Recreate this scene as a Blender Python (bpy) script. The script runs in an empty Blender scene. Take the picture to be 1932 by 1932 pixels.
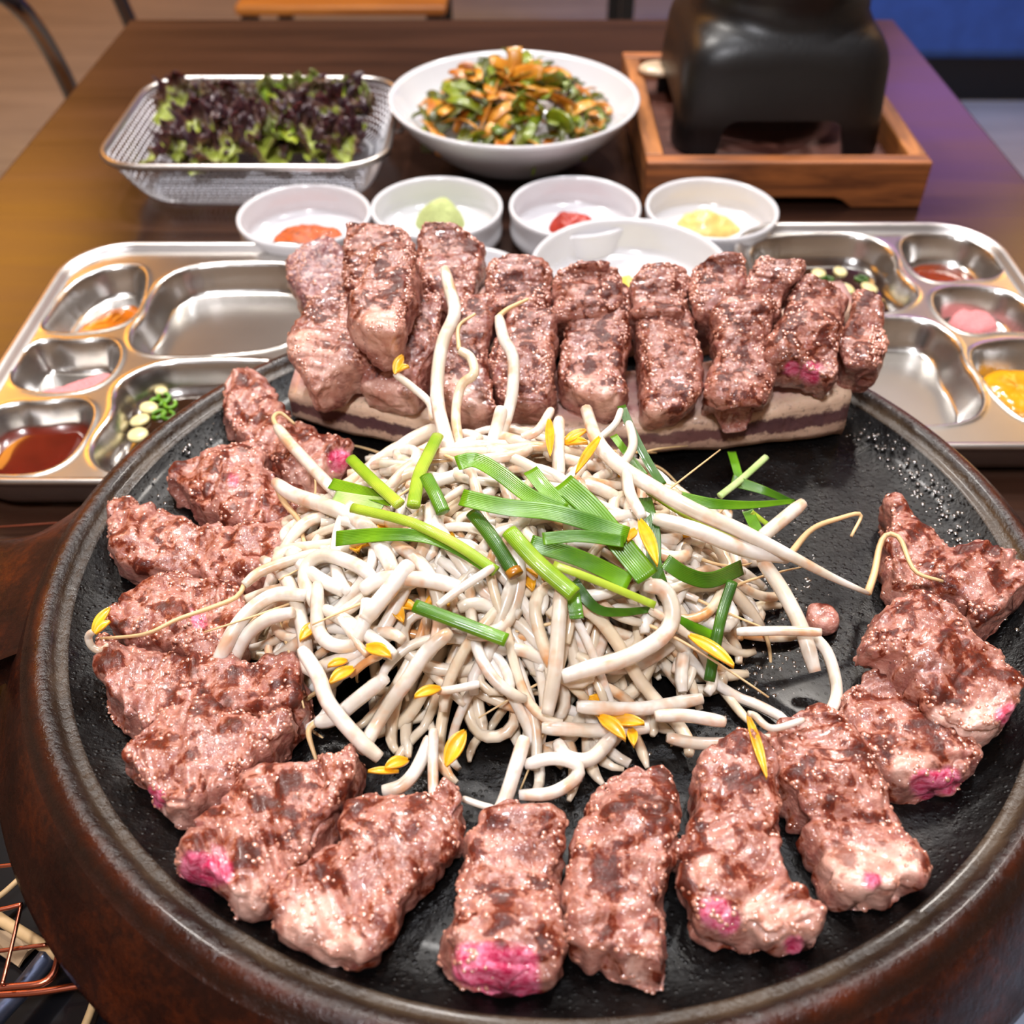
import bpy, bmesh, math, random
import numpy as np
from mathutils import Matrix, Vector
random.seed(7); RNG = np.random.RandomState(7)
SC = bpy.context.scene; COL = SC.collection
# ------------------------------------------------------------------ camera, world, lights
F_PX = 1900.0; PITCH = math.radians(43.4); CAM_H = 0.36
cd = bpy.data.cameras.new('camera'); cam = bpy.data.objects.new('camera', cd); COL.objects.link(cam)
cd.sensor_width = 36; cd.lens = 36*F_PX/1932; cd.clip_start = 0.01; cd.clip_end = 60
cam.location = (0, 0, CAM_H); cam.rotation_euler = (math.pi/2-PITCH, 0, 0)
cd.dof.use_dof = True; cd.dof.focus_distance = 0.36; cd.dof.aperture_fstop = 11
SC.camera = cam
SC.view_settings.view_transform = 'Standard'; SC.view_settings.look = 'None'
SC.view_settings.gamma = 1; SC.view_settings.use_curve_mapping = False
SC.view_settings.exposure = 0.18
W = bpy.data.worlds.new('world'); SC.world = W; W.use_nodes = True
W.node_tree.nodes['Background'].inputs[0].default_value = (0.9, 0.85, 0.8, 1)
W.node_tree.nodes['Background'].inputs[1].default_value = 0.12
def area(name, loc, target, size, power, col, shape='DISK', size_y=None):
    l = bpy.data.lights.new(name, 'AREA'); l.shape = shape; l.size = size; l.energy = power; l.color = col
    if size_y: l.size_y = size_y
    o = bpy.data.objects.new(name, l); COL.objects.link(o); o.location = loc
    o.rotation_euler = (Vector(target)-Vector(loc)).to_track_quat('-Z', 'Y').to_euler()
    return o
area('ceiling_spot_lamp', (-0.55, 1.15, 1.60), (0, .4, 0), 0.14, 18, (1, .95, .9))
area('ceiling_spot_lamp', (0.35, 0.85, 1.70), (0, .35, 0), 0.14, 11, (.93, .95, 1))
area('ceiling_spot_lamp', (-0.15, -0.40, 1.45), (0, .4, 0), 0.20, 17, (.95, .95, 1))
area('ceiling_spot_lamp', (0.70, 1.75, 1.80), (.1, .5, 0), 0.14, 15, (1, .93, .85))
area('ceiling_spot_lamp', (-0.05, 1.75, 1.80), (0, .45, 0), 0.14, 13, (1, .96, .92))
area('overhead_soft_light', (-0.1, 0.5, 1.90), (-.1, .5, 0), 0.8, 3.5, (.95, .95, 1), 'RECTANGLE', 0.8)
area('overhead_soft_light', (0.1, 2.3, 1.90), (.1, 2.3, 0), 1.6, 2.2, (1, .97, .93), 'RECTANGLE', 0.8)  # added soft light, no known fixture; gives the steel trays something bright to reflect
area('orange_cove_lamp', (-2.22, 3.3, 1.90), (-2.22, 3.3, 0), 0.7, 30, (1, .42, .05), 'RECTANGLE', 2.8)
area('orange_cove_lamp', (2.40, 3.6, 1.90), (2.40, 3.6, 0), 0.75, 14, (1, .55, .16), 'RECTANGLE', 1.2)
area('violet_wall_lamp', (2.1, 4.75, 1.55), (1.6, 0, 1.2), 0.9, 3, (.6, .28, 1), 'RECTANGLE', 0.5)
area('blue_accent_lamp', (1.15, 2.5, .75), (1.2, 3.2, .0), 0.2, 16, (.03, .24, 1))
# ------------------------------------------------------------------ helpers
def lin(r, g, b):
    f = lambda c: c/12.92 if c <= .04045 else ((c+.055)/1.055)**2.4
    return (f(r/255), f(g/255), f(b/255), 1)
def ray(px, py, pitch):
    x = (px-966)/F_PX; y = (966-py)/F_PX
    return np.array([x, math.cos(pitch)+y*math.sin(pitch), -math.sin(pitch)+y*math.cos(pitch)])
def tab(px, py, z=0.0):
    d = ray(px, py, PITCH); t = (z-CAM_H)/d[2]
    return np.array([d[0]*t, d[1]*t, z])
# the pan leans 3.15 degrees away from the viewer; everything on it is built in the pan's own frame
PAN_PITCH = math.radians(40.25); PH = 0.265; PCX, PCY = 0.0141, 0.2946; FLOOR = -0.012
PM = Matrix.Translation((0, 0, CAM_H)) @ Matrix.Rotation(PAN_PITCH-PITCH, 4, 'X') @ Matrix.Translation((PCX, PCY, -PH))
PCAM = np.array([-PCX, -PCY, PH])
def pan(px, py, h=0.0):
    d = ray(px, py, PAN_PITCH); t = (FLOOR+h-PH)/d[2]
    return PCAM+d*t
def hash3(ix, iy, iz):
    n = (ix*374761393+iy*668265263+iz*2147483647 % 1274126177) & 0xffffffff
    n = ((n ^ (n >> 13))*1274126177) & 0xffffffff
    return ((n ^ (n >> 16)) & 0xffff)/65535.0
def noise(P, scale, seed=0):
    P = np.asarray(P)*scale+seed*17.31+1000
    i = np.floor(P).astype(np.int64); f = P-i; f = f*f*(3-2*f)
    out = 0
    for dx in (0, 1):
        for dy in (0, 1):
            for dz in (0, 1):
                w = (f[:, 0] if dx else 1-f[:, 0])*(f[:, 1] if dy else 1-f[:, 1])*(f[:, 2] if dz else 1-f[:, 2])
                out = out+w*hash3(i[:, 0]+dx, i[:, 1]+dy, (i[:, 2]+dz)*7919)
    return out*2-1
def fbm(P, scale, seed=0, octv=3):
    return sum(noise(P, scale*2**k, seed+k)*.5**k for k in range(octv))
def spline(P, n):
    P = np.asarray(P, float)
    if len(P) == 2:
        t = np.linspace(0, 1, n)[:, None]; return P[0]*(1-t)+P[1]*t
    Q = np.vstack([2*P[0]-P[1], P, 2*P[-1]-P[-2]])
    L = np.r_[0, np.cumsum(np.linalg.norm(np.diff(P, axis=0), axis=1))]
    s = np.linspace(0, L[-1], n); k = np.clip(np.searchsorted(L, s, 'right')-1, 0, len(P)-2)
    t = ((s-L[k])/np.maximum(L[k+1]-L[k], 1e-9))[:, None]
    a, b, c, d = Q[k], Q[k+1], Q[k+2], Q[k+3]
    return .5*(2*b+(c-a)*t+(2*a-5*b+4*c-d)*t*t+(3*b-a-3*c+d)*t**3)
def mkmesh(name, V, Fs, mat=None, smooth=True, attrs=None):
    me = bpy.data.meshes.new(name)
    me.from_pydata(np.asarray(V, float).tolist(), [], Fs if isinstance(Fs, list) else Fs.tolist())
    if smooth: me.shade_smooth()
    for k, a in (attrs or {}).items():
        at = me.attributes.new(k, 'FLOAT', 'POINT'); at.data.foreach_set('value', np.asarray(a, np.float32))
    if mat: me.materials.append(mat)
    me.update(); return me
def link(name, me, parent=None, loc=None, M=None, kind=None):
    o = bpy.data.objects.new(name, me); COL.objects.link(o)
    if parent: o.parent = parent
    if M is not None: o.matrix_world = M
    elif loc is not None: o.location = loc
    if kind: o['kind'] = kind
    return o
def tag(o, label, cat, group=None):
    o['label'] = label; o['category'] = cat
    if group: o['group'] = group
    return o
def empty(name, loc=(0, 0, 0), M=None):
    return link(name, None, loc=loc, M=M)
def grid_faces(n, m, wrap=True):
    i = np.arange(n-1)[:, None]*m; j = np.arange(m if wrap else m-1)[None]
    j2 = (j+1) % m
    return np.stack([i+j, i+j2, i+m+j2, i+m+j], -1).reshape(-1, 4)
def tube(P, R, k=8, flat=1.0, up=(0, 0, 1)):
    P = np.asarray(P, float); n = len(P); R = np.broadcast_to(np.asarray(R, float), (n,))
    T = np.gradient(P, axis=0); T /= np.linalg.norm(T, axis=1)[:, None]+1e-12
    N = np.zeros_like(P); v = np.array(up, float)
    for i in range(n):
        v = v-T[i]*(v@T[i]); l = np.linalg.norm(v)
        if l < 1e-5: v = np.cross(T[i], [1, 0, 0.3]); l = np.linalg.norm(v)
        v = v/l; N[i] = v
    B = np.cross(T, N); a = np.linspace(0, 2*math.pi, k, endpoint=False)
    V = P[:, None]+R[:, None, None]*(np.cos(a)[None, :, None]*B[:, None]+flat*np.sin(a)[None, :, None]*N[:, None])
    return V.reshape(-1, 3), grid_faces(n, k).tolist()+[list(range(k))[::-1], list(range((n-1)*k, n*k))]
def merge(parts):
    Vs, Fs, o = [], [], 0
    for V, Fc in parts:
        Vs.append(np.asarray(V, float)); Fs += [[i+o for i in f] for f in Fc]; o += len(V)
    return np.vstack(Vs), Fs
def lathe(prof, n=64, close=False):
    a = np.linspace(0, 2*math.pi, n, endpoint=False); pr = np.asarray(prof, float)
    V = np.stack([pr[:, 0, None]*np.cos(a), pr[:, 0, None]*np.sin(a), np.broadcast_to(pr[:, 1, None], (len(pr), n))], -1).reshape(-1, 3)
    return V, [f[::-1] for f in grid_faces(len(pr), n).tolist()]
def box(x0, x1, y0, y1, z0, z1):
    V = [(x, y, z) for x in (x0, x1) for y in (y0, y1) for z in (z0, z1)]
    return np.array(V, float), [[0, 1, 3, 2], [4, 6, 7, 5], [0, 4, 5, 1], [2, 3, 7, 6], [0, 2, 6, 4], [1, 5, 7, 3]]
def bev(o, w=.003, s=3):
    m = o.modifiers.new('bevel', 'BEVEL'); m.width = w; m.segments = s; m.limit_method = 'ANGLE'; return o
# ------------------------------------------------------------------ materials
class NT:
    def __init__(s, name):
        s.m = bpy.data.materials.new(name); s.m.use_nodes = True; s.t = s.m.node_tree
        s.b = s.t.nodes['Principled BSDF']
    def n(s, typ, **kw):
        nd = s.t.nodes.new('ShaderNode'+typ)
        for k, v in kw.items():
            if k.startswith('i_'):
                key = k[2:].replace('_', ' ')
                nd.inputs[int(key) if key.isdigit() else key].default_value = v
            else: setattr(nd, k, v)
        return nd
    def l(s, a, b): s.t.links.new(a, b)
    def coord(s, which='Object', scale=(1, 1, 1), rnd=False):
        c = s.n('TexCoord').outputs[which]
        mp = s.n('Mapping'); mp.inputs['Scale'].default_value = scale; s.l(c, mp.inputs[0]); out = mp.outputs[0]
        if rnd:
            oi = s.n('ObjectInfo'); mu = s.n('Math', operation='MULTIPLY', i_1=7.0); s.l(oi.outputs['Random'], mu.inputs[0])
            ad = s.n('VectorMath', operation='ADD'); s.l(out, ad.inputs[0]); s.l(mu.outputs[0], ad.inputs[1]); out = ad.outputs[0]
        return out
    def noise(s, vec, scale, detail=3, rough=.55, dist=0):
        nd = s.n('TexNoise'); nd.inputs['Scale'].default_value = scale; nd.inputs['Detail'].default_value = detail
        nd.inputs['Roughness'].default_value = rough; nd.inputs['Distortion'].default_value = dist
        s.l(vec, nd.inputs['Vector']); return nd.outputs['Fac']
    def ramp(s, fac, stops, interp='LINEAR'):
        r = s.n('ValToRGB'); e = r.color_ramp.elements; r.color_ramp.interpolation = interp
        while len(e) < len(stops): e.new(.5)
        for k, (p, c) in enumerate(stops):
            e[k].position = p; e[k].color = c if len(c) == 4 else (*c, 1)
        s.l(fac, r.inputs[0]); return r.outputs[0]
    def mix(s, fac, a, b, mode='MIX'):
        m = s.n('Mix', data_type='RGBA', blend_type=mode)
        for v, i in ((fac, 0), (a, 6), (b, 7)):
            if isinstance(v, (int, float)): m.inputs[i].default_value = v
            elif isinstance(v, tuple): m.inputs[i].default_value = v
            else: s.l(v, m.inputs[i])
        return m.outputs[2]
    def math(s, op, a, b=0.0, clamp=False):
        m = s.n('Math', operation=op, use_clamp=clamp)
        for v, i in ((a, 0), (b, 1)):
            if isinstance(v, (int, float)): m.inputs[i].default_value = v
            else: s.l(v, m.inputs[i])
        return m.outputs[0]
    def attr(s, name): return s.n('Attribute', attribute_name=name).outputs['Fac']
    def bump(s, h, strength, dist, prev=None):
        b = s.n('Bump'); b.inputs['Strength'].default_value = strength; b.inputs['Distance'].default_value = dist
        s.l(h, b.inputs['Height'])
        if prev is not None: s.l(prev, b.inputs['Normal'])
        return b.outputs[0]
    def out(s, **kw):
        names = dict(color='Base Color', rough='Roughness', normal='Normal', metal='Metallic', spec='Specular IOR Level', coat='Coat Weight',
                     coatr='Coat Roughness', sss='Subsurface Weight', trans='Transmission Weight', ior='IOR', alpha='Alpha', coatn='Coat Normal')
        for k, v in kw.items():
            inp = s.b.inputs[names[k]]
            if hasattr(v, 'is_linked') or hasattr(v, 'links'): s.l(v, inp)
            else: inp.default_value = v
        return s.m
G = lambda v: (v, v, v, 1)
def flat(name, rgb, rough=.5, metal=0, coat=0, var=.15, scale=40, sss=0, bump=0):
    t = NT(name); c = t.coord(rnd=True); nz = t.noise(c, scale, 4)
    col = t.mix(t.ramp(nz, [(.35, G(0)), (.65, G(1))]), tuple(x*(1-var) for x in lin(*rgb)[:3])+(1,), tuple(min(1, x*(1+var)) for x in lin(*rgb)[:3])+(1,))
    kw = dict(color=col, rough=rough, metal=metal, coat=coat, sss=sss)
    if bump: kw['normal'] = t.bump(nz, bump, .001)
    m = t.out(**kw)
    if sss: t.b.inputs['Subsurface Scale'].default_value = .003; t.b.inputs['Subsurface Radius'].default_value = (1, .6, .4)
    return m
def meat_material(name, flesh_a, flesh_b, sear_lo, sear_c, fine=1.0):
    t = NT(name); c = t.coord(rnd=True)
    n1 = t.noise(c, 75, 5, .62)
    fib = t.noise(t.coord(scale=(1, 1, 2), rnd=True), 300, 5, .7, .6)
    col = t.mix(t.ramp(n1, [(.38, G(0)), (.60, G(1))]), lin(*flesh_a), lin(*flesh_b))
    col = t.mix(t.math('MULTIPLY', t.ramp(fib, [(.48, G(0)), (.66, G(1))]), .50), col, lin(226, 176, 160))
    dk = t.noise(c, 210, 4, .65)
    col = t.mix(t.math('MULTIPLY', t.ramp(dk, [(.52, G(0)), (.64, G(1))]), .55), col, lin(132, 62, 60))
    s1 = t.noise(c, 125*fine, 4, .60, .35)
    sv = t.math('ADD', s1, t.math('MULTIPLY', t.math('SUBTRACT', t.attr('sear'), .5), .24))
    sm = t.ramp(sv, [(sear_lo, G(0)), (sear_lo+.03, G(.6)), (sear_lo+.07, G(1))])
    edge = t.ramp(sv, [(sear_lo+.01, lin(160, 88, 52)), (sear_lo+.07, lin(*sear_c)), (sear_lo+.17, lin(70, 26, 18))])
    col = t.mix(t.math('MULTIPLY', sm, .95), col, edge)
    ch = t.math('ADD', t.noise(c, 95, 4, .6), t.math('MULTIPLY', t.math('SUBTRACT', t.attr('sear'), .5), .16))
    col = t.mix(t.math('MULTIPLY', t.ramp(ch, [(.66, G(0)), (.72, G(1))]), .6), col, lin(66, 22, 8))
    fatv = t.math('MULTIPLY', t.attr('fat'), t.ramp(s1, [(.56, G(1)), (.62, G(.35))]))
    col = t.mix(fatv, col, t.mix(t.ramp(n1, [(.4, G(0)), (.62, G(1))]), lin(190, 134, 116), lin(232, 188, 172)))
    rw = t.math('MULTIPLY', t.attr('raw'), t.ramp(n1, [(.25, G(.55)), (.5, G(1))]))
    col = t.mix(rw, col, t.mix(t.ramp(fib, [(.42, G(0)), (.6, G(1))]), lin(190, 34, 80), lin(236, 130, 160)))
    pep = t.n('TexVoronoi'); pep.inputs['Scale'].default_value = 330; t.l(c, pep.inputs['Vector'])
    col = t.mix(t.math('MULTIPLY', t.ramp(pep.outputs['Distance'], [(.10, G(1)), (.16, G(0))]), t.ramp(n1, [(.5, G(0)), (.6, G(.8))])), col, lin(70, 34, 22))
    nb = t.bump(dk, .6, .0010, t.bump(fib, .5, .0006))
    wv = t.n('TexVoronoi'); wv.inputs['Scale'].default_value = 400; t.l(c, wv.inputs['Vector'])
    wet = t.ramp(wv.outputs['Distance'], [(0, G(1)), (.25, G(.8)), (.5, G(.25)), (.7, G(0))], 'EASE')
    cn = t.bump(wet, 1.0, .0008)
    m = t.out(color=col, rough=t.math('ADD', t.math('MULTIPLY', n1, .3), .24), normal=nb, coat=t.math('SUBTRACT', .5, t.math('MULTIPLY', t.math('MAXIMUM', sm, t.ramp(ch, [(.62, G(0)), (.68, G(1))])), .40)), spec=t.math('SUBTRACT', .5, t.math('MULTIPLY', sm, .25)), coatr=.16, coatn=cn, sss=.05)
    t.b.inputs['Subsurface Scale'].default_value = .003; t.b.inputs['Subsurface Radius'].default_value = (1, .35, .25); t.b.inputs['Coat IOR'].default_value = 2.0
    return m
M_MEAT = meat_material('seared_beef', (132, 74, 62), (178, 118, 102), .535, (104, 32, 8))
t = NT('meat_juice'); M_BEAD = t.out(color=lin(196, 134, 112), rough=.2, ior=2.6, coat=0.0)
M_MEAT2 = meat_material('browned_rib_beef', (114, 58, 48), (156, 96, 80), .54, (86, 28, 12), 1.1)
M_MEAT3 = meat_material('grey_purple_bony_meat', (98, 58, 62), (140, 92, 94), .62, (70, 34, 36))
def sprout_material(name, a, b, stain):
    t = NT(name); c = t.coord(rnd=True)
    col = t.mix(t.ramp(t.noise(c, 60, 3), [(.4, G(0)), (.6, G(1))]), lin(*a), lin(*b))
    col = t.mix(t.math('MULTIPLY', t.ramp(t.noise(c, 75, 3, .6), [(.52, G(0)), (.68, G(1))]), stain), col, lin(214, 138, 62))
    m = t.out(color=col, rough=.28, sss=.35, coat=.3, coatr=.1, normal=t.bump(t.noise(t.coord(scale=(1, 1, 1)), 900, 2), .1, .0003))
    t.b.inputs['Subsurface Scale'].default_value = .004; t.b.inputs['Subsurface Radius'].default_value = (1, .85, .65)
    return m
M_SPROUT = sprout_material('bean_sprout_white', (216, 202, 182), (238, 230, 220), .6)
M_SPROUT2 = sprout_material('bean_sprout_cooked', (222, 202, 172), (238, 222, 200), .85)
M_TAIL = flat('sprout_root', (218, 182, 134), .4, sss=.2)
M_YELLOW = flat('sprout_seed_leaf', (226, 160, 24), .35, coat=.3, sss=.15, var=.25, scale=150)
def chive_material(name, rgb, rgb2):
    t = NT(name); c = t.coord(rnd=True)
    col = t.mix(t.ramp(t.noise(c, 45, 3), [(.35, G(0)), (.65, G(1))]), lin(*rgb), lin(*rgb2))
    v = t.attr('across'); st = t.n('TexWave', bands_direction='X'); st.inputs['Scale'].default_value = 1.6
    cx = t.n('CombineXYZ'); t.l(v, cx.inputs[0]); t.l(cx.outputs[0], st.inputs['Vector'])
    col = t.mix(t.math('MULTIPLY', st.outputs['Fac'], .05), col, tuple(min(1, x*1.7+.01) for x in lin(*rgb2)[:3])+(1,))
    return t.out(color=col, rough=.3, coat=.2, coatr=.1, sss=.04, normal=t.bump(st.outputs['Fac'], .25, .0005))
M_GREEN = chive_material('chive_green', (58, 110, 4), (104, 156, 14))
M_DKGREEN = chive_material('chive_dark_green', (32, 76, 6), (66, 112, 14))
M_LIME = chive_material('chive_stem_yellow_green', (120, 160, 20), (176, 194, 60))
M_PALE = chive_material('chive_stem_pale', (150, 188, 96), (206, 220, 160))
M_BROWN = flat('browned_chive_tip', (168, 108, 20), .3, coat=.4)
def iron(name, stops, rough_lo, rough_hi, brushed=True, bumpk=.5, dots=False, coat=.05):
    t = NT(name); c = t.coord()
    big = t.noise(c, 22, 5, .65)
    fine = t.noise(c, 330, 4, .7)
    col = t.ramp(t.math('ADD', t.math('MULTIPLY', big, .7), t.math('MULTIPLY', fine, .3)), stops)
    h = fine; nb = t.bump(h, bumpk, .0008)
    if dots:
        v = t.n('TexVoronoi'); v.inputs['Scale'].default_value = 420; t.l(c, v.inputs['Vector'])
        hh = t.ramp(v.outputs['Distance'], [(.0, G(1)), (.32, G(0))]); nb = t.bump(hh, .5, .0006, nb)
    ro = t.ramp(t.noise(c, 60, 5, .7), [(.35, G(rough_lo)), (.65, G(rough_hi))])
    return t.out(color=col, rough=ro, normal=nb, spec=.22, coat=coat, coatr=.12)
M_IRON = iron('oiled_black_iron', [(.3, lin(4, 3, 3)), (.55, lin(8, 7, 7)), (.72, lin(28, 20, 16))], .2, .5, dots=True)
def rim_material():
    t = NT('worn_iron_rim'); c = t.coord()
    g = t.n('VectorMath', operation='LENGTH'); mp = t.n('Mapping'); mp.inputs['Scale'].default_value = (1, 1, 0); t.l(t.n('TexCoord').outputs['Object'], mp.inputs[0]); t.l(mp.outputs[0], g.inputs[0])
    n = t.noise(c, 160, 5, .7); big = t.noise(c, 30, 4)
    rr = t.math('ADD', g.outputs['Value'], t.math('MULTIPLY', t.math('SUBTRACT', n, .5), .004))
    k = t.math('MULTIPLY', t.math('SUBTRACT', rr, .178), 50.0)      # 0 .. 1 from the inner lip to the outer edge
    base = t.ramp(k, [(.0, lin(16, 12, 11)), (.14, lin(70, 56, 42)), (.30, lin(72, 58, 44)), (.42, lin(30, 17, 12)), (.60, lin(74, 30, 12)), (.78, lin(36, 18, 12)), (.95, lin(50, 22, 12))])
    col = t.mix(t.ramp(big, [(.4, G(.75)), (.65, G(0))]), base, lin(22, 12, 9))
    return t.out(color=col, rough=t.ramp(n, [(.35, G(.18)), (.65, G(.42))]), normal=t.bump(n, .8, .0012), spec=.32, coat=.08, coatr=.1)
M_RIM = rim_material()
M_FLANGE = iron('brown_seasoned_iron', [(.35, lin(16, 7, 6)), (.5, lin(38, 15, 9)), (.68, lin(80, 32, 10))], .2, .42, bumpk=.4, coat=.1)
M_STEEL = flat('stainless_steel', (204, 201, 197), .24, 1, var=.04, scale=25)
M_STEEL_R = flat('brushed_steel_rim', (196, 192, 190), .3, 1, var=.04)
M_WIRE = flat('steel_mesh_wire', (206, 206, 212), .45, .75, var=.05)
M_COPPER = flat('copper_coated_wire', (196, 116, 92), .22, 1, var=.1)
M_WHITE = flat('white_melamine', (214, 213, 216), .18, 0, .4, .02, 20)
M_BLACK = flat('black_cast_iron', (14, 14, 16), .4, 0, 0, .2, 300, bump=.15)
M_BLACKP = flat('black_enamel', (12, 12, 15), .18, 0, .3, .1)
M_PIPE = flat('blue_grey_steel_pipe', (92, 100, 124), .3, .8, 0, .1)
M_STICK = flat('bare_wood_stick', (206, 172, 124), .6, 0, 0, .15, 90)
M_CARD = flat('brown_card', (176, 148, 116), .8, 0, 0, .15, 60, bump=.4)
def wood(name, a, b, axis, rough, scale=1.0, coat=0.0, spread=(.35, .65)):
    t = NT(name); sc = [60*scale]*3; sc[axis] = 5*scale
    n1 = t.noise(t.coord(scale=tuple(sc)), 1.0, 5, .6, .8); n2 = t.noise(t.coord(), 6*scale, 3)
    col = t.ramp(t.math('ADD', t.math('MULTIPLY', n1, .75), t.math('MULTIPLY', n2, .25)), [(spread[0], lin(*a)), (spread[1], lin(*b))])
    return t.out(color=col, rough=t.math('ADD', t.math('MULTIPLY', n1, .15), rough), normal=t.bump(n1, .15, .001), coat=coat)
M_TABLE = wood('dark_brown_table_laminate', (34, 20, 15), (62, 38, 27), 0, .15, .5)
M_BOX = wood('charred_orange_wood', (66, 32, 18), (176, 104, 52), 0, .45, 1.6)
M_BOXS = wood('charred_orange_wood_side', (66, 32, 18), (186, 116, 56), 1, .45, 1.6)
M_BOXF = wood('red_brown_wood_board', (64, 34, 28), (104, 58, 44), 0, .5, 1.5)
M_FLOOR = wood('grey_brown_vinyl_floor', (142, 132, 120), (172, 160, 146), 0, .4, .35)
M_SEAT = wood('orange_wood_seat', (150, 86, 26), (206, 130, 48), 0, .35, .6)
M_WALL = flat('beige_wall_paint', (176, 156, 134), .8, var=.05, scale=4)
M_CEIL = flat('grey_ceiling_paint', (196, 190, 184), .9, var=.05, scale=3)
M_BENCH = flat('dark_blue_bench_leather', (50, 84, 150), .4, var=.1, scale=20)
M_BROWNW = flat('brown_wood_plinth', (84, 52, 28), .5, var=.2, scale=12)
# ------------------------------------------------------------------ the room and the table
def struct(name, V, Fs, mat):
    o = link(name, mkmesh(name, V, Fs, mat, False)); o['kind'] = 'structure'; return o
ZF = -0.74
struct('floor', *box(-2.6, 2.8, -1.6, 4.8, ZF-.05, ZF), M_FLOOR)
struct('ceiling', *box(-2.6, 2.8, -1.6, 4.8, 1.95, 2.0), M_CEIL)
struct('wall_left', *box(-2.65, -2.6, -1.6, 4.8, ZF, 1.95), M_WALL)
struct('wall_right', *box(2.8, 2.85, -1.6, 4.8, ZF, 1.95), M_WALL)
struct('wall_back', *box(-2.6, 2.8, 4.8, 4.85, ZF, 1.95), M_WALL)
struct('wall_front', *box(-2.6, 2.8, -1.65, -1.6, ZF, 1.95), M_WALL)
tb = tag(empty('dining_table', (0, .5, ZF)), 'dark brown wood dining table carrying the pan, trays and bowls', 'table')
bev(link('tabletop', mkmesh('tabletop', *box(-.412, .412, -.75, .655, -ZF-.03, -ZF), M_TABLE, False), tb), .003)
for sx in (-.36, .36):
    for sy in (-.70, .60):
        bev(link('leg', mkmesh('table_leg', *box(sx-.025, sx+.025, sy-.025, sy+.025, 0, -ZF-.03), M_BLACK, False), tb), .003)
# ------------------------------------------------------------------ the iron pan
pn = tag(empty('iron_griddle_pan', M=PM), 'large round black cast iron lid pan with brown seasoned rim', 'pan')
RC = .1905
V, Fs = lathe([(0, FLOOR-.001), (.05, FLOOR-.001), (.10, FLOOR-.0008), (.145, FLOOR), (.160, FLOOR+.0006), (.170, FLOOR+.0022), (.1765, FLOOR+.0050), (.1800, FLOOR+.0075)], 160)
link('cooking_surface', mkmesh('cooking_surface', V, Fs, M_IRON), pn)
V, Fs = lathe([(.1800, FLOOR+.0075), (.1815, -.0035), (.1830, -.0040), (.1845, -.0022), (.1860, -.0008), (.1885, .0), (RC, -.0003), (.1925, -.0016), (.1940, -.0035), (.196, -.0046)], 160)
link('raised_rim', mkmesh('raised_rim', V, Fs, M_RIM), pn)
V, Fs = lathe([(.196, -.0046), (.1985, -.0075), (.2030, -.0150), (.2075, -.0240), (.2105, -.0300), (.2120, -.0320), (.2132, -.0340), (.2125, -.0365), (.210, -.0375), (.206, -.034), (.199, -.024), (.193, -.021), (.15, -.021), (.0, -.021)], 160)
link('sloping_flange', mkmesh('sloping_flange', V, Fs, M_FLANGE), pn)
NA, NR = 30, 18; hp = []
for i in range(NA):
    w_ = i/(NA-1)
    for j in range(NR):
        q = j/(NR-1); a0 = 173.5-5.0*(1-q)**4; a1 = 192+4*(1-q)**4
        if q > .8: k_ = ((q-.8)/.2)**2*3; a0 += k_; a1 -= k_
        a = math.radians(a0+(a1-a0)*w_); r = .191+q*.082; e = abs(2*w_-1)
        hp.append((r*math.cos(a), r*math.sin(a), -.003-.016*math.sin(min(1, q*1.6)*math.pi/2)+.006*q*q-.006*e**4*min(1, q*3)))
top = np.array(hp); botm = top-np.array([0, 0, .012]); n0 = len(top)
ft = [f[::-1] for f in grid_faces(NA, NR, False).tolist()]; fb = [[i+n0 for i in f[::-1]] for f in ft]
edge = [(i*NR+NR-1, (i+1)*NR+NR-1) for i in range(NA-1)]+[(j+1, j) for j in range(NR-1)]+[((NA-1)*NR+j, (NA-1)*NR+j+1) for j in range(NR-1)]
o = link('handle', mkmesh('handle', np.vstack([top, botm]), ft+fb+[[a, b, b+n0, a+n0] for a, b in edge], M_FLANGE), pn)
# beads of oil on the right and left of the cooking surface
def drop_mesh(n=7):
    a = np.linspace(0, 2*math.pi, n, endpoint=False)
    V = [(math.cos(x), math.sin(x), 0) for x in a]+[(.7*math.cos(x), .7*math.sin(x), .4) for x in a]+[(0, 0, .55)]
    Fc = [[i, (i+1) % n, n+(i+1) % n, n+i] for i in range(n)]+[[n+i, n+(i+1) % n, 2*n] for i in range(n)]
    return np.array(V), Fc
DV, DF = drop_mesh(); parts = []
for k in range(2300):
    if k < 1600: px, py = RNG.normal(1690, 120), RNG.normal(1010, 130)
    elif k < 2000: px, py = RNG.normal(1500, 110), RNG.normal(1250, 130)
    else: px, py = RNG.normal(370, 90), RNG.normal(900, 100)
    p = pan(px, py); r = math.hypot(p[0], p[1])
    if r > .176: continue
    z = FLOOR-.001 if r < .145 else FLOOR-.0005+max(0, (r-.16))**1.3*1.6
    s = RNG.uniform(.0004, .0011)
    parts.append((DV*[s, s, s*.8]+[p[0], p[1], z], DF))
V, Fs = merge(parts)
t = NT('oil'); M_OIL = t.out(color=lin(60, 48, 36), rough=.16, ior=2.6)
link('oil_beads', mkmesh('oil_beads', V, Fs, M_OIL), pn, kind='stuff')
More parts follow.
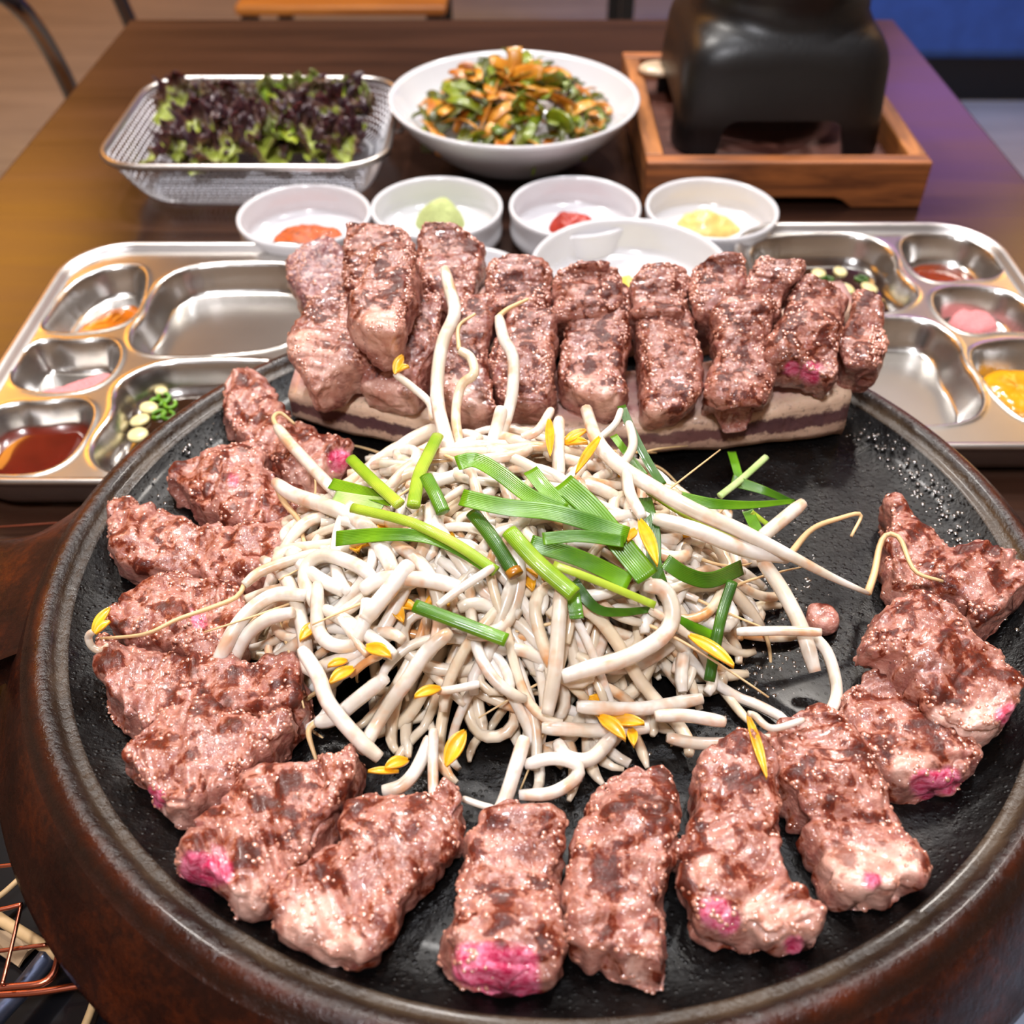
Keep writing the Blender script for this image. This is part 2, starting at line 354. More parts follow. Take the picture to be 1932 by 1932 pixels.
# ------------------------------------------------------------------ things on the pan: beef
def on_pan(name, V, Fs, mat, label, cat, group=None, attrs=None):
    V = np.asarray(V); base = np.array([V[:, 0].mean(), V[:, 1].mean(), V[:, 2].min()])
    me = mkmesh(name, V-base, Fs, mat, True, attrs)
    return tag(link(name, me, M=PM @ Matrix.Translation(base.tolist())), label, cat, group)
def pix(V):
    d = np.asarray(V)-PCAM; c, s = math.cos(PAN_PITCH), math.sin(PAN_PITCH)
    dep = d[:, 1]*c-d[:, 2]*s; up = d[:, 1]*s+d[:, 2]*c
    return np.stack([966+F_PX*d[:, 0]/dep, 966-F_PX*up/dep], 1)
def meat(label, L, R, T=.018, hb=(0, 0), mat=None, sear=.5, raw=(), fat=(), seed=0, name='beef_strip', group=None, amp=1.0, N=110, K=80, pw=.5, rid=1.0, beads=170):
    l2, r2 = spline(L, N), spline(R, N)
    s = np.linspace(0, 1, N); h = np.interp(s, np.linspace(0, 1, len(hb)), hb)
    mid = T*.45
    A = np.array([pan(p[0], p[1], hh+mid) for p, hh in zip(l2, h)]); B = np.array([pan(p[0], p[1], hh+mid) for p, hh in zip(r2, h)])
    c = (A+B)/2; w = (B-A)/2
    tg = np.gradient(c, axis=0)
    kern = np.ones(15)/15
    tg = np.stack([np.convolve(np.pad(tg[:, k], 7, 'edge'), kern, 'valid') for k in range(3)], 1)
    u = np.cross(w, tg); u *= np.sign(u[:, 2:3]+1e-9); u /= np.linalg.norm(u, axis=1)[:, None]+1e-12
    u = u*.8+np.array([0, 0, .2]); u = u.mean(0)*.5+u*.5; u /= np.linalg.norm(u, axis=1)[:, None]
    # blunt ends
    d = np.minimum(np.arange(N), np.arange(N)[::-1]); f = np.interp(d, [0, 1, 2, 3, 5, 8], [.0, .50, .74, .87, .96, 1.0])
    ff = np.interp(d, [0, 1, 2, 4, 8], [.55, .78, .9, .97, 1.0])
    a = np.linspace(0, 2*math.pi, K, endpoint=False)
    sp = lambda x, e: np.sign(x)*np.abs(x)**e
    ca, sa = sp(np.cos(a), pw), sp(np.sin(a), pw)
    Tt = T*(1+.12*np.sin(s*9+seed))
    V = c[:, None]+ (f*ff)[:, None, None]*w[:, None]*ca[None, :, None]+ (f*Tt*.52)[:, None, None]*u[:, None]*sa[None, :, None]
    V = V.reshape(-1, 3)
    nr = np.stack([np.cross(np.roll(V.reshape(N, K, 3), -1, 1)-np.roll(V.reshape(N, K, 3), 1, 1), np.gradient(V.reshape(N, K, 3), axis=0))], 0)[0].reshape(-1, 3)
    nr /= np.linalg.norm(nr, axis=1)[:, None]+1e-12
    if ((V-np.repeat(c, K, 0))*nr).sum() < 0: nr = -nr
    wdir = w.mean(0)/np.linalg.norm(w.mean(0))
    along = np.linalg.norm(np.diff(c, axis=0), axis=1).sum()*np.repeat(s, K)
    q = np.stack([along*2.2, (V-c.mean(0))@wdir*.8, V[:, 2]], 1)
    disp = fbm(V, 60, seed, 3)*.0020+fbm(q, 110, seed+5, 2)*.0012*rid-np.maximum(0, noise(q, 75, seed+9)-.3)*.005*rid-np.maximum(0, .16-np.abs(noise(V, 85, seed+12)))*.011*(.4+.6*rid)+np.abs(noise(V, 240, seed+7))*.0011+noise(V, 480, seed+3)*.0004
    V = V+nr*(disp*amp)[:, None]
    topm = np.clip(nr@np.array([0, 0, 1.0]), -1, 1)
    sr = sear+.35*(topm-.35)+.3*np.clip(-disp/.002, -.6, .6)*-1*.5
    P2 = pix(V)
    def spots(L_):
        m = np.zeros(len(V))
        for x, y, r in L_:
            dd = np.hypot(P2[:, 0]-x, P2[:, 1]-y)+noise(V, 160, seed+2)*r*.35
            m = np.maximum(m, np.clip((r-dd)/(.28*r)+.5, 0, 1))
        return m
    rw, ft_ = spots(raw), spots(fat)
    sr = sr-ft_*.5
    base = FLOOR+.0002
    if max(hb) == 0: V[:, 2] = np.maximum(V[:, 2], base+np.maximum(0, np.hypot(V[:, 0], V[:, 1])-.158)*.28)
    o = on_pan(name, V, grid_faces(N, K).tolist()+[list(range(K))[::-1], list(range((N-1)*K, N*K))], mat or M_MEAT, label, 'meat', group, {'sear': sr, 'raw': rw, 'fat': ft_})
    if beads:
        base = np.array([V[:, 0].mean(), V[:, 1].mean(), V[:, 2].min()])
        G3 = V.reshape(N, K, 3); n3 = np.cross(np.roll(G3, -2, 1)-np.roll(G3, 2, 1), np.gradient(G3, 2, axis=0)).reshape(-1, 3); n3 /= np.linalg.norm(n3, axis=1)[:, None]+1e-12
        if (n3*nr).sum() < 0: n3 = -n3
        ok = np.where((n3[:, 2] > .15) & (noise(V, 90, seed+21) > -.25))[0]; rs = np.random.RandomState(seed+900); pk = rs.choice(ok, min(beads, len(ok)), replace=False); bp = []
        for i in pk:
            w_ = n3[i]; t1 = np.cross(w_, [.3, 1, .2]); t1 /= np.linalg.norm(t1); t2 = np.cross(w_, t1); r_ = rs.uniform(.0003, .0009)
            bp.append((V[i]-base-w_*r_*.1+r_*(DV[:, :1]*t1*rs.uniform(.9, 1.5)+DV[:, 1:2]*t2+DV[:, 2:]*w_*1.3), DF))
        bv, bf = merge(bp); link('juice_beads', mkmesh('juice_beads', bv, bf, M_BEAD), o, kind='stuff')
    return o
GM = 'beef strips searing round the pan'
ST = [
 ('seared beef strip at the top left of the pan, next to the bone end', [(417,772),(430,812),(478,856),(516,900),(565,922),(606,928)], [(445,722),(490,720),(538,776),(600,835),(650,850),(688,862)], .5, [(640,868,22)], [(590,905,40)]),
 ('triangular beef strip with a pink cracked face, second from the bone at upper left', [(320,926),(350,955),(400,985),(455,1012),(520,1003),(572,984)], [(319,910),(385,880),(440,864),(492,860),(520,905),(577,958)], .5, [(440,905,16)], []),
 ('long pale beef strip with deep cracks, pointing left below the triangular one', [(206,1015),(222,1055),(252,1085),(330,1097),(420,1112),(500,1116),(545,1095),(580,1045)], [(204,985),(235,962),(300,972),(370,1003),(430,1012),(500,1010),(545,992),(580,1010)], .46, [], [(560,1020,26)]),
 ('short wide beef strip under a long sprout root at the left of the pan', [(212,1195),(240,1220),(290,1236),(345,1247),(400,1256),(440,1252),(472,1210)], [(210,1178),(245,1140),(290,1116),(345,1095),(400,1110),(445,1122),(472,1138)], .52, [(375,1170,14)], []),
 ('long browned beef strip at the left edge, touching the yellow sprout head', [(190,1290),(222,1352),(266,1388),(330,1384),(420,1372),(500,1366),(560,1368),(598,1345)], [(186,1232),(212,1214),(260,1238),(330,1256),(400,1258),(480,1260),(540,1248),(580,1275)], .58, [], []),
 ('rounded beef strip at lower left with a wavy pink left edge', [(238,1462),(275,1482),(300,1525),(322,1552),(372,1546),(430,1505),(500,1440),(556,1398)], [(235,1442),(260,1405),(310,1365),(370,1341),(430,1350),(490,1366),(562,1370)], .54, [(292,1505,20)], [(330,1535,22)]),
 ('long pointed beef strip at lower left with a magenta raw tip', [(338,1650),(400,1672),(428,1702),(450,1732),(505,1720),(560,1662),(622,1590),(683,1462)], [(334,1634),(370,1588),(420,1522),(480,1472),(560,1455),(620,1448),(660,1424),(684,1424)], .56, [(365,1640,36),(410,1645,30)], [(470,1700,36)]),
 ('ridged beef strip with a glossy fat lump at its lower left end', [(540,1792),(600,1808),(690,1818),(732,1780),(785,1700),(830,1642),(868,1600),(874,1515)], [(508,1716),(560,1670),(602,1625),(642,1598),(662,1542),(704,1520),(770,1514),(845,1482)], .54, [], [(580,1740,52),(630,1790,46)]),
 ('beef strip at the front with the largest bright pink raw end', [(862,1868),(836,1800),(850,1720),(870,1650),(876,1592),(918,1552),(960,1538)], [(1040,1872),(1060,1805),(1058,1740),(1056,1660),(1060,1600),(1052,1560),(1010,1538)], .5, [(905,1825,48),(970,1835,50),(930,1850,45)], []),
 ('beef strip tapering to a point at the front, right of the raw pink end', [(1235,1852),(1153,1818),(1093,1792),(1061,1762),(1063,1700),(1080,1606),(1100,1555),(1113,1505),(1190,1478)], [(1251,1857),(1253,1800),(1254,1743),(1257,1690),(1262,1655),(1275,1582),(1279,1513),(1262,1475),(1240,1463)], .57, [], [(1205,1830,24)]),
 ('beef strip with a flared fatty foot and a pink spot, front right', [(1500,1790),(1436,1787),(1380,1772),(1331,1760),(1299,1723),(1266,1638),(1291,1598),(1308,1541),(1304,1455),(1347,1430)], [(1541,1772),(1545,1723),(1497,1691),(1478,1640),(1468,1582),(1466,1520),(1464,1470),(1455,1445),(1428,1418),(1388,1420)], .5, [(1352,1722,30),(1375,1740,24),(1500,1785,20)], [(1440,1735,50),(1500,1745,50),(1330,1640,26)]),
 ('dark topped beef strip leaning right with a blunt pale fat end', [(1581,1707),(1562,1683),(1545,1642),(1517,1562),(1470,1493),(1452,1420),(1456,1378),(1500,1358)], [(1646,1711),(1727,1673),(1735,1638),(1706,1578),(1670,1521),(1646,1469),(1618,1400),(1600,1386),(1560,1348)], .58, [(1648,1660,20)], [(1600,1640,48),(1680,1640,52),(1630,1680,50)]),
 ('beef strip half tucked under another at the right, pink underside in front', [(1723,1492),(1680,1480),(1617,1428),(1586,1366),(1583,1335),(1602,1307),(1636,1286)], [(1798,1490),(1841,1447),(1829,1422),(1804,1394),(1790,1350),(1740,1304),(1686,1276)], .55, [(1745,1478,28),(1790,1472,26)], [(1720,1450,40)]),
 ('thick beef strip lying over its neighbour at the right, smooth fat end', [(1866,1396),(1816,1398),(1766,1375),(1720,1319),(1680,1266),(1620,1242),(1614,1217)], [(1906,1363),(1922,1297),(1897,1270),(1835,1224),(1788,1172),(1726,1140),(1658,1156)], .55, [(1900,1345,20)], [(1830,1370,44),(1780,1355,30),(1870,1350,40)]),
 ('bent V shaped beef strip at the far right, cut by the picture edge', [(1875,1198),(1819,1189),(1782,1152),(1710,1130),(1673,1099),(1664,1055),(1667,993),(1652,968)], [(1945,1110),(1920,1068),(1884,1056),(1835,1047),(1782,1055),(1742,1013),(1697,971),(1674,953)], .54, [], []),
]
for k, (lab, L, R, sr, rw, ft_) in enumerate(ST):
    hb = (0, 0)
    if k == 13: hb = (.004, .011)
    meat(lab, L, R, .0185 if k != 12 else .015, hb, M_MEAT, sr, rw, ft_, k*3+1, group=GM)
meat('tiny torn beef scrap lying alone on the black iron at the right', [(1524,1150),(1530,1180),(1560,1198)], [(1540,1146),(1575,1160),(1582,1190)], .006, (0, 0), M_MEAT, .3, (), (), 77, 'beef_scrap', None, .5, 24, 24, beads=0)
# the rib bones with beef chunks on top
def bone(name, label, lower, upper, depth, seed, tilt=0.0):
    n = 60
    lo, up = spline(lower, n), spline(upper, n); rings = []
    for i in range(n):
        p0 = pan(lo[i][0], lo[i][1], .002)
        d = ray(up[i][0], up[i][1], PAN_PITCH); tt = (p0[1]+.002-PCAM[1])/d[1]; p1 = PCAM+d*tt
        hgt = p1[2]-p0[2]; x = p0[0]
        ring = []
        for fr, dy in [(0, .003), (.04, 0), (.2, -.001), (.4, -.0005), (.6, 0), (.8, .0), (.95, .001), (1, .004)]:
            ring.append((x, p0[1]+dy, p0[2]+hgt*fr))
        for q in (.25, .5, .75): ring.append((x, p0[1]+depth*q, p0[2]+hgt*(1+.10*math.sin(q*math.pi))))
        for fr in (.97, .7, .3, .02): ring.append((x, p0[1]+depth, p0[2]+hgt*fr))
        for q in (.6, .3): ring.append((x, p0[1]+depth*q, p0[2]))
        rings.append(ring)
    V = np.array(rings); K = V.shape[1]
    vf = np.clip((V[:, :, 2]-V[:, :, 2].min(1, keepdims=True))/(np.ptp(V[:, :, 2], axis=1)[:, None]), 0, 1).reshape(-1)
    fr = (V[:, :, 1] < V[:, :1, 1]+.0035).astype(float).reshape(-1)
    V = V.reshape(-1, 3); V = V+np.stack([fbm(V, 40, seed)*.0008, fbm(V, 60, seed+1)*.001, fbm(V, 50, seed+2)*.001], 1)
    return on_pan(name, V, grid_faces(n, K).tolist()+[list(range(K))[::-1], list(range((n-1)*K, n*K))], M_BONE, label, 'bone', None, {'vf': vf, 'front': fr})
t = NT('rib_bone'); c = t.coord(); vf = t.math('ADD', t.attr('vf'), t.math('MULTIPLY', t.math('SUBTRACT', t.noise(c, 90, 5, .7), .5), .55))
band = t.ramp(vf, [(.30, lin(214, 178, 152)), (.36, lin(96, 66, 66)), (.60, lin(84, 58, 62)), (.68, lin(222, 190, 162))])
topc = t.mix(t.ramp(t.noise(c, 60, 4), [(.4, G(0)), (.65, G(1))]), lin(202, 164, 152), lin(176, 122, 118))
band = t.mix(t.math('MULTIPLY', t.ramp(t.noise(c, 22, 4, .6), [(.45, G(0)), (.6, G(1))]), .45), band, lin(126, 84, 76)); band = t.mix(t.ramp(t.noise(c, 300, 4, .7), [(.55, G(0)), (.72, G(.7))]), band, lin(74, 46, 40))
cl = t.mix(t.attr('front'), topc, band)
M_BONE = t.out(color=cl, rough=.32, coat=.3, normal=t.bump(t.noise(c, 350, 4), .4, .001), sss=.1); t.b.inputs['Subsurface Scale'].default_value = .003
bone('rib_bone', 'front sawn rib bone with a dark marrow stripe, under the beef chunks', [(552,792),(640,816),(750,838),(900,853),(1050,857),(1200,855),(1400,844),(1588,822)], [(538,738),(640,758),(750,778),(900,796),(1050,803),(1200,802),(1400,778),(1588,736)], .048, 3)
def bone2():
    lo = [(600,640),(800,662),(1050,676),(1300,676),(1500,664),(1600,656)]; up = [(560,556),(800,590),(1050,602),(1300,602),(1500,592),(1602,582)]
    return bone('rib_bone', 'rear rib bone whose grey purple cut end shows at the upper left', lo, up, .034, 8)
bone2()
# upper left cut end of the rear bone
GB = 'beef chunks stacked on the rib bones'
CH = [  # label, L, R, hb, T, sear, raw, fat
 ('grey purple bony chunk at the far upper left of the bone rack', [(590,606),(556,560),(546,522),(556,494)], [(672,600),(668,560),(660,500),(622,464)], (.022,.036), .018, .42, (), [(620,520,0)]),
 ('tall ribbed beef chunk at the back left, highest of the stack', [(661,575),(653,520),(653,450),(662,424)], [(770,575),(786,520),(788,470),(765,440)], (.036,.058), .020, .58, (), ()),
 ('back row beef chunk behind the tallest upright sprout', [(810,600),(789,530),(790,458),(812,438)], [(890,600),(908,535),(912,482),(852,438)], (.034,.056), .020, .55, (), ()),
 ('back row beef chunk third from the left, in front of the small half hidden bowl', [(905,610),(912,560),(914,522),(926,494)], [(1022,610),(1036,565),(1038,524),(1002,494)], (.034,.052), .020, .55, (), ()),
 ('back row beef chunk left of the yellow food in the hidden bowl', [(1040,620),(1040,575),(1043,540),(1070,514)], [(1158,620),(1166,570),(1172,532),(1138,508)], (.034,.050), .020, .56, (), ()),
 ('back row beef chunk right of the yellow food in the hidden bowl', [(1190,620),(1184,575),(1182,545),(1204,512)], [(1290,620),(1296,570),(1298,532),(1262,506)], (.034,.050), .020, .5, (), ()),
 ('back row brown beef chunk fourth from the right', [(1310,620),(1300,575),(1304,526),(1340,500)], [(1370,620),(1396,565),(1406,522),(1400,494)], (.034,.052), .020, .6, (), ()),
 ('back row beef chunk third from the right beside the steel tray', [(1400,620),(1400,570),(1412,532),(1428,502)], [(1465,620),(1480,575),(1506,532),(1516,505)], (.034,.052), .020, .52, (), ()),
 ('front row beef chunk at the far left with a thick fat border', [(592,760),(575,728),(554,690),(552,650),(575,610),(622,574)], [(608,762),(660,726),(698,702),(696,668),(674,620),(662,566)], (.016,.038), .022, .5, [(612,655,8)], [(570,655,30),(575,700,22),(640,712,42),(605,745,30)]),
 ('greyish brown beef chunk lying on top with a blunt pale fat end', [(712,668),(683,648),(664,622),(666,582),(684,545),(716,486)], [(756,670),(768,644),(769,616),(784,573),(784,514),(764,484)], (.044,.058), .021, .56, (), [(700,625,34),(735,640,34),(715,610,30)]),
 ('front row beef chunk with a scalloped fat lip, second from the left', [(688,760),(683,736),(724,680),(773,628),(798,570)], [(786,776),(795,752),(806,722),(836,660),(843,578)], (.016,.038), .020, .46, (), [(720,752,34),(765,765,34),(700,745,26)]),
 ('front row beef chunk behind the curly translucent sprout', [(900,812),(836,770),(820,735),(828,690),(858,628),(866,577)], [(946,806),(930,760),(918,706),(924,659),(936,600),(934,577)], (.012,.038), .020, .48, (), [(850,745,34),(890,782,36)]),
 ('front row beef chunk directly behind the sprout with a bent thin root', [(952,782),(935,753),(925,702),(944,644),(962,588)], [(1034,790),(1041,765),(1044,715),(1051,660),(1057,602)], (.014,.038), .021, .52, (), ()),
 ('front row beef chunk with dark diagonal grill lines', [(1092,770),(1054,738),(1052,698),(1062,655),(1070,597),(1092,556)], [(1145,784),(1182,758),(1175,724),(1182,655),(1189,582),(1152,548)], (.014,.038), .021, .60, (), [(1100,735,28),(1140,760,26)]),
 ('front row speckled beef chunk fourth from the right, reaching lowest on the bone', [(1240,799),(1217,786),(1210,742),(1207,688),(1196,620),(1206,575)], [(1274,796),(1315,760),(1327,721),(1320,670),(1302,605),(1280,560)], (.012,.038), .021, .5, (), [(1235,790,24)]),
 ('front row beef chunk with a narrow waist, third from the right', [(1362,780),(1332,764),(1330,735),(1347,688),(1346,634),(1334,588)], [(1410,776),(1449,757),(1450,706),(1436,670),(1453,615),(1450,570)], (.014,.040), .021, .54, (), ()),
 ('glossy reddish beef chunk with a raw pink lower corner, front row right', [(1545,738),(1514,718),(1449,692),(1442,668),(1467,626),(1482,576),(1522,534)], [(1566,741),(1573,724),(1577,688),(1588,634),(1599,583),(1585,566),(1554,552)], (.022,.044), .021, .62, [(1530,705,20),(1495,695,14)], ()),
 ('dark shaded beef chunk hanging past the right end of the bones', [(1590,722),(1580,700),(1580,660),(1598,615),(1610,563)], [(1636,722),(1654,706),(1671,652),(1668,612),(1652,580)], (.022,.040), .020, .52, (), ()),
]
for k, (lab, L, R, hb, T, sr, rw, ft_) in enumerate(CH):
    meat(lab, L, R, T, hb, M_MEAT2 if k else M_MEAT3, sr, rw, ft_, 100+k*3, 'beef_chunk', GB, .95, 90, 70, .48, .22, 230)
# ------------------------------------------------------------------ bean sprouts
HC = pan(955, 1130, 0)[:2]
def heap(x, y):
    dx = (x-HC[0]); dy = (y-HC[1])
    rx = .098; ry = np.where(dy > 0, .088, .074)
    r2 = (dx/rx)**2+(dy/ry)**2
    return .047*np.clip(1-r2, 0, 1)**.75
def hit(px, py, off):
    d = ray(px, py, PAN_PITCH); d = d/np.linalg.norm(d)
    ts = np.linspace(.2, .62, 500); P = PCAM+d*ts[:, None]
    below = P[:, 2] < FLOOR+heap(P[:, 0], P[:, 1])+off
    i = int(np.argmax(below)); return P[i]
def sprout_parts(P, r, tail=None, head=None, k=8):
    n = len(P); s = np.linspace(0, 1, n)
    R = r*np.interp(s, [0, .04, .12, .9, .97, 1], [.55, .85, 1, .95, .8, .45])
    return tube(P, R, k)
NSP = [0]
def sprout(label, pts, wpx, off=.002, hs=None, tail=None, leaf=None, mat=None, taper=False, group='bean sprouts on the pan', n=26):
    """pts: pixels along the stem; hs: heights over the pan floor, else the heap's surface"""
    q = spline(np.array(pts, float), n)
    if hs is not None:
        hh = np.interp(np.linspace(0, 1, n), np.linspace(0, 1, len(hs)), hs); P = np.array([pan(a, b, h) for (a, b), h in zip(q, hh)])
    else:
        P = np.array([hit(a, b, off+.0024) for a, b in q])
        z = np.convolve(np.pad(P[:, 2], 3, 'edge'), np.ones(7)/7, 'valid')
        P = np.array([pan(a, b, zz-FLOOR) for (a, b), zz in zip(q, z)])
    r = wpx*.5*np.linalg.norm(P.mean(0)-PCAM)/F_PX
    s = np.linspace(0, 1, n)
    R = r*(np.interp(s, [0, .05, .15, .85, 1], [.7, .95, 1, 1, .8]) if not taper else np.interp(s, [0, .1, .6, 1], [.8, 1, .95, .3]))
    V, Fs = tube(P, R, 9); base = P.mean(0); base[2] = P[:, 2].min()
    M = PM @ Matrix.Translation(base.tolist())
    o = tag(link('bean_sprout', mkmesh('bean_sprout', V-base, Fs, mat or M_SPROUT), M=M), label, 'bean sprout', group)
    if tail:
        tp, th = tail
        q = spline(np.array(tp, float), 22); hh = np.interp(np.linspace(0, 1, 22), np.linspace(0, 1, len(th)), th)
        T_ = np.array([pan(a, b, h) for (a, b), h in zip(q, hh)])
        V, Fs = tube(T_-base, np.linspace(r*.5, .0006, 22), 6); link('root_tail', mkmesh('root_tail', V, Fs, M_TAIL), o)
    for lf in leaf or []:
        (x0, y0), (x1, y1), w = lf; h0 = hit(x0, y0, off+.004)[2]-FLOOR if hs is None else hs[0]
        p0, p1 = pan(x0, y0, h0+.001), pan(x1, y1, h0+.003)
        V, Fs = petal(p0-base, p1-base, w*.5*.36/F_PX); link('seed_leaf', mkmesh('seed_leaf', V, Fs, M_YELLOW), o)
    return o
def petal(p0, p1, w):
    n, k = 10, 7; d = p1-p0; sd = np.cross(d, [0, 0, 1.0]); sd /= np.linalg.norm(sd)+1e-9; up = np.cross(sd, d); up /= np.linalg.norm(up)+1e-9
    V = []
    for i in range(n):
        s = i/(n-1); ww = w*(math.sin(math.pi*min(1, s*.93+.05))**.8)
        for sgn in (1, -1):
            for j in range(k):
                q = 2*j/(k-1)-1; q2 = q*sgn
                V.append(p0+d*s+sd*ww*q2+up*(w*.5*(q2*q2-.5)*1.0+sgn*.0005+.4*w*math.sin(s*3)))
    return np.array(V), grid_faces(n, 2*k).tolist()
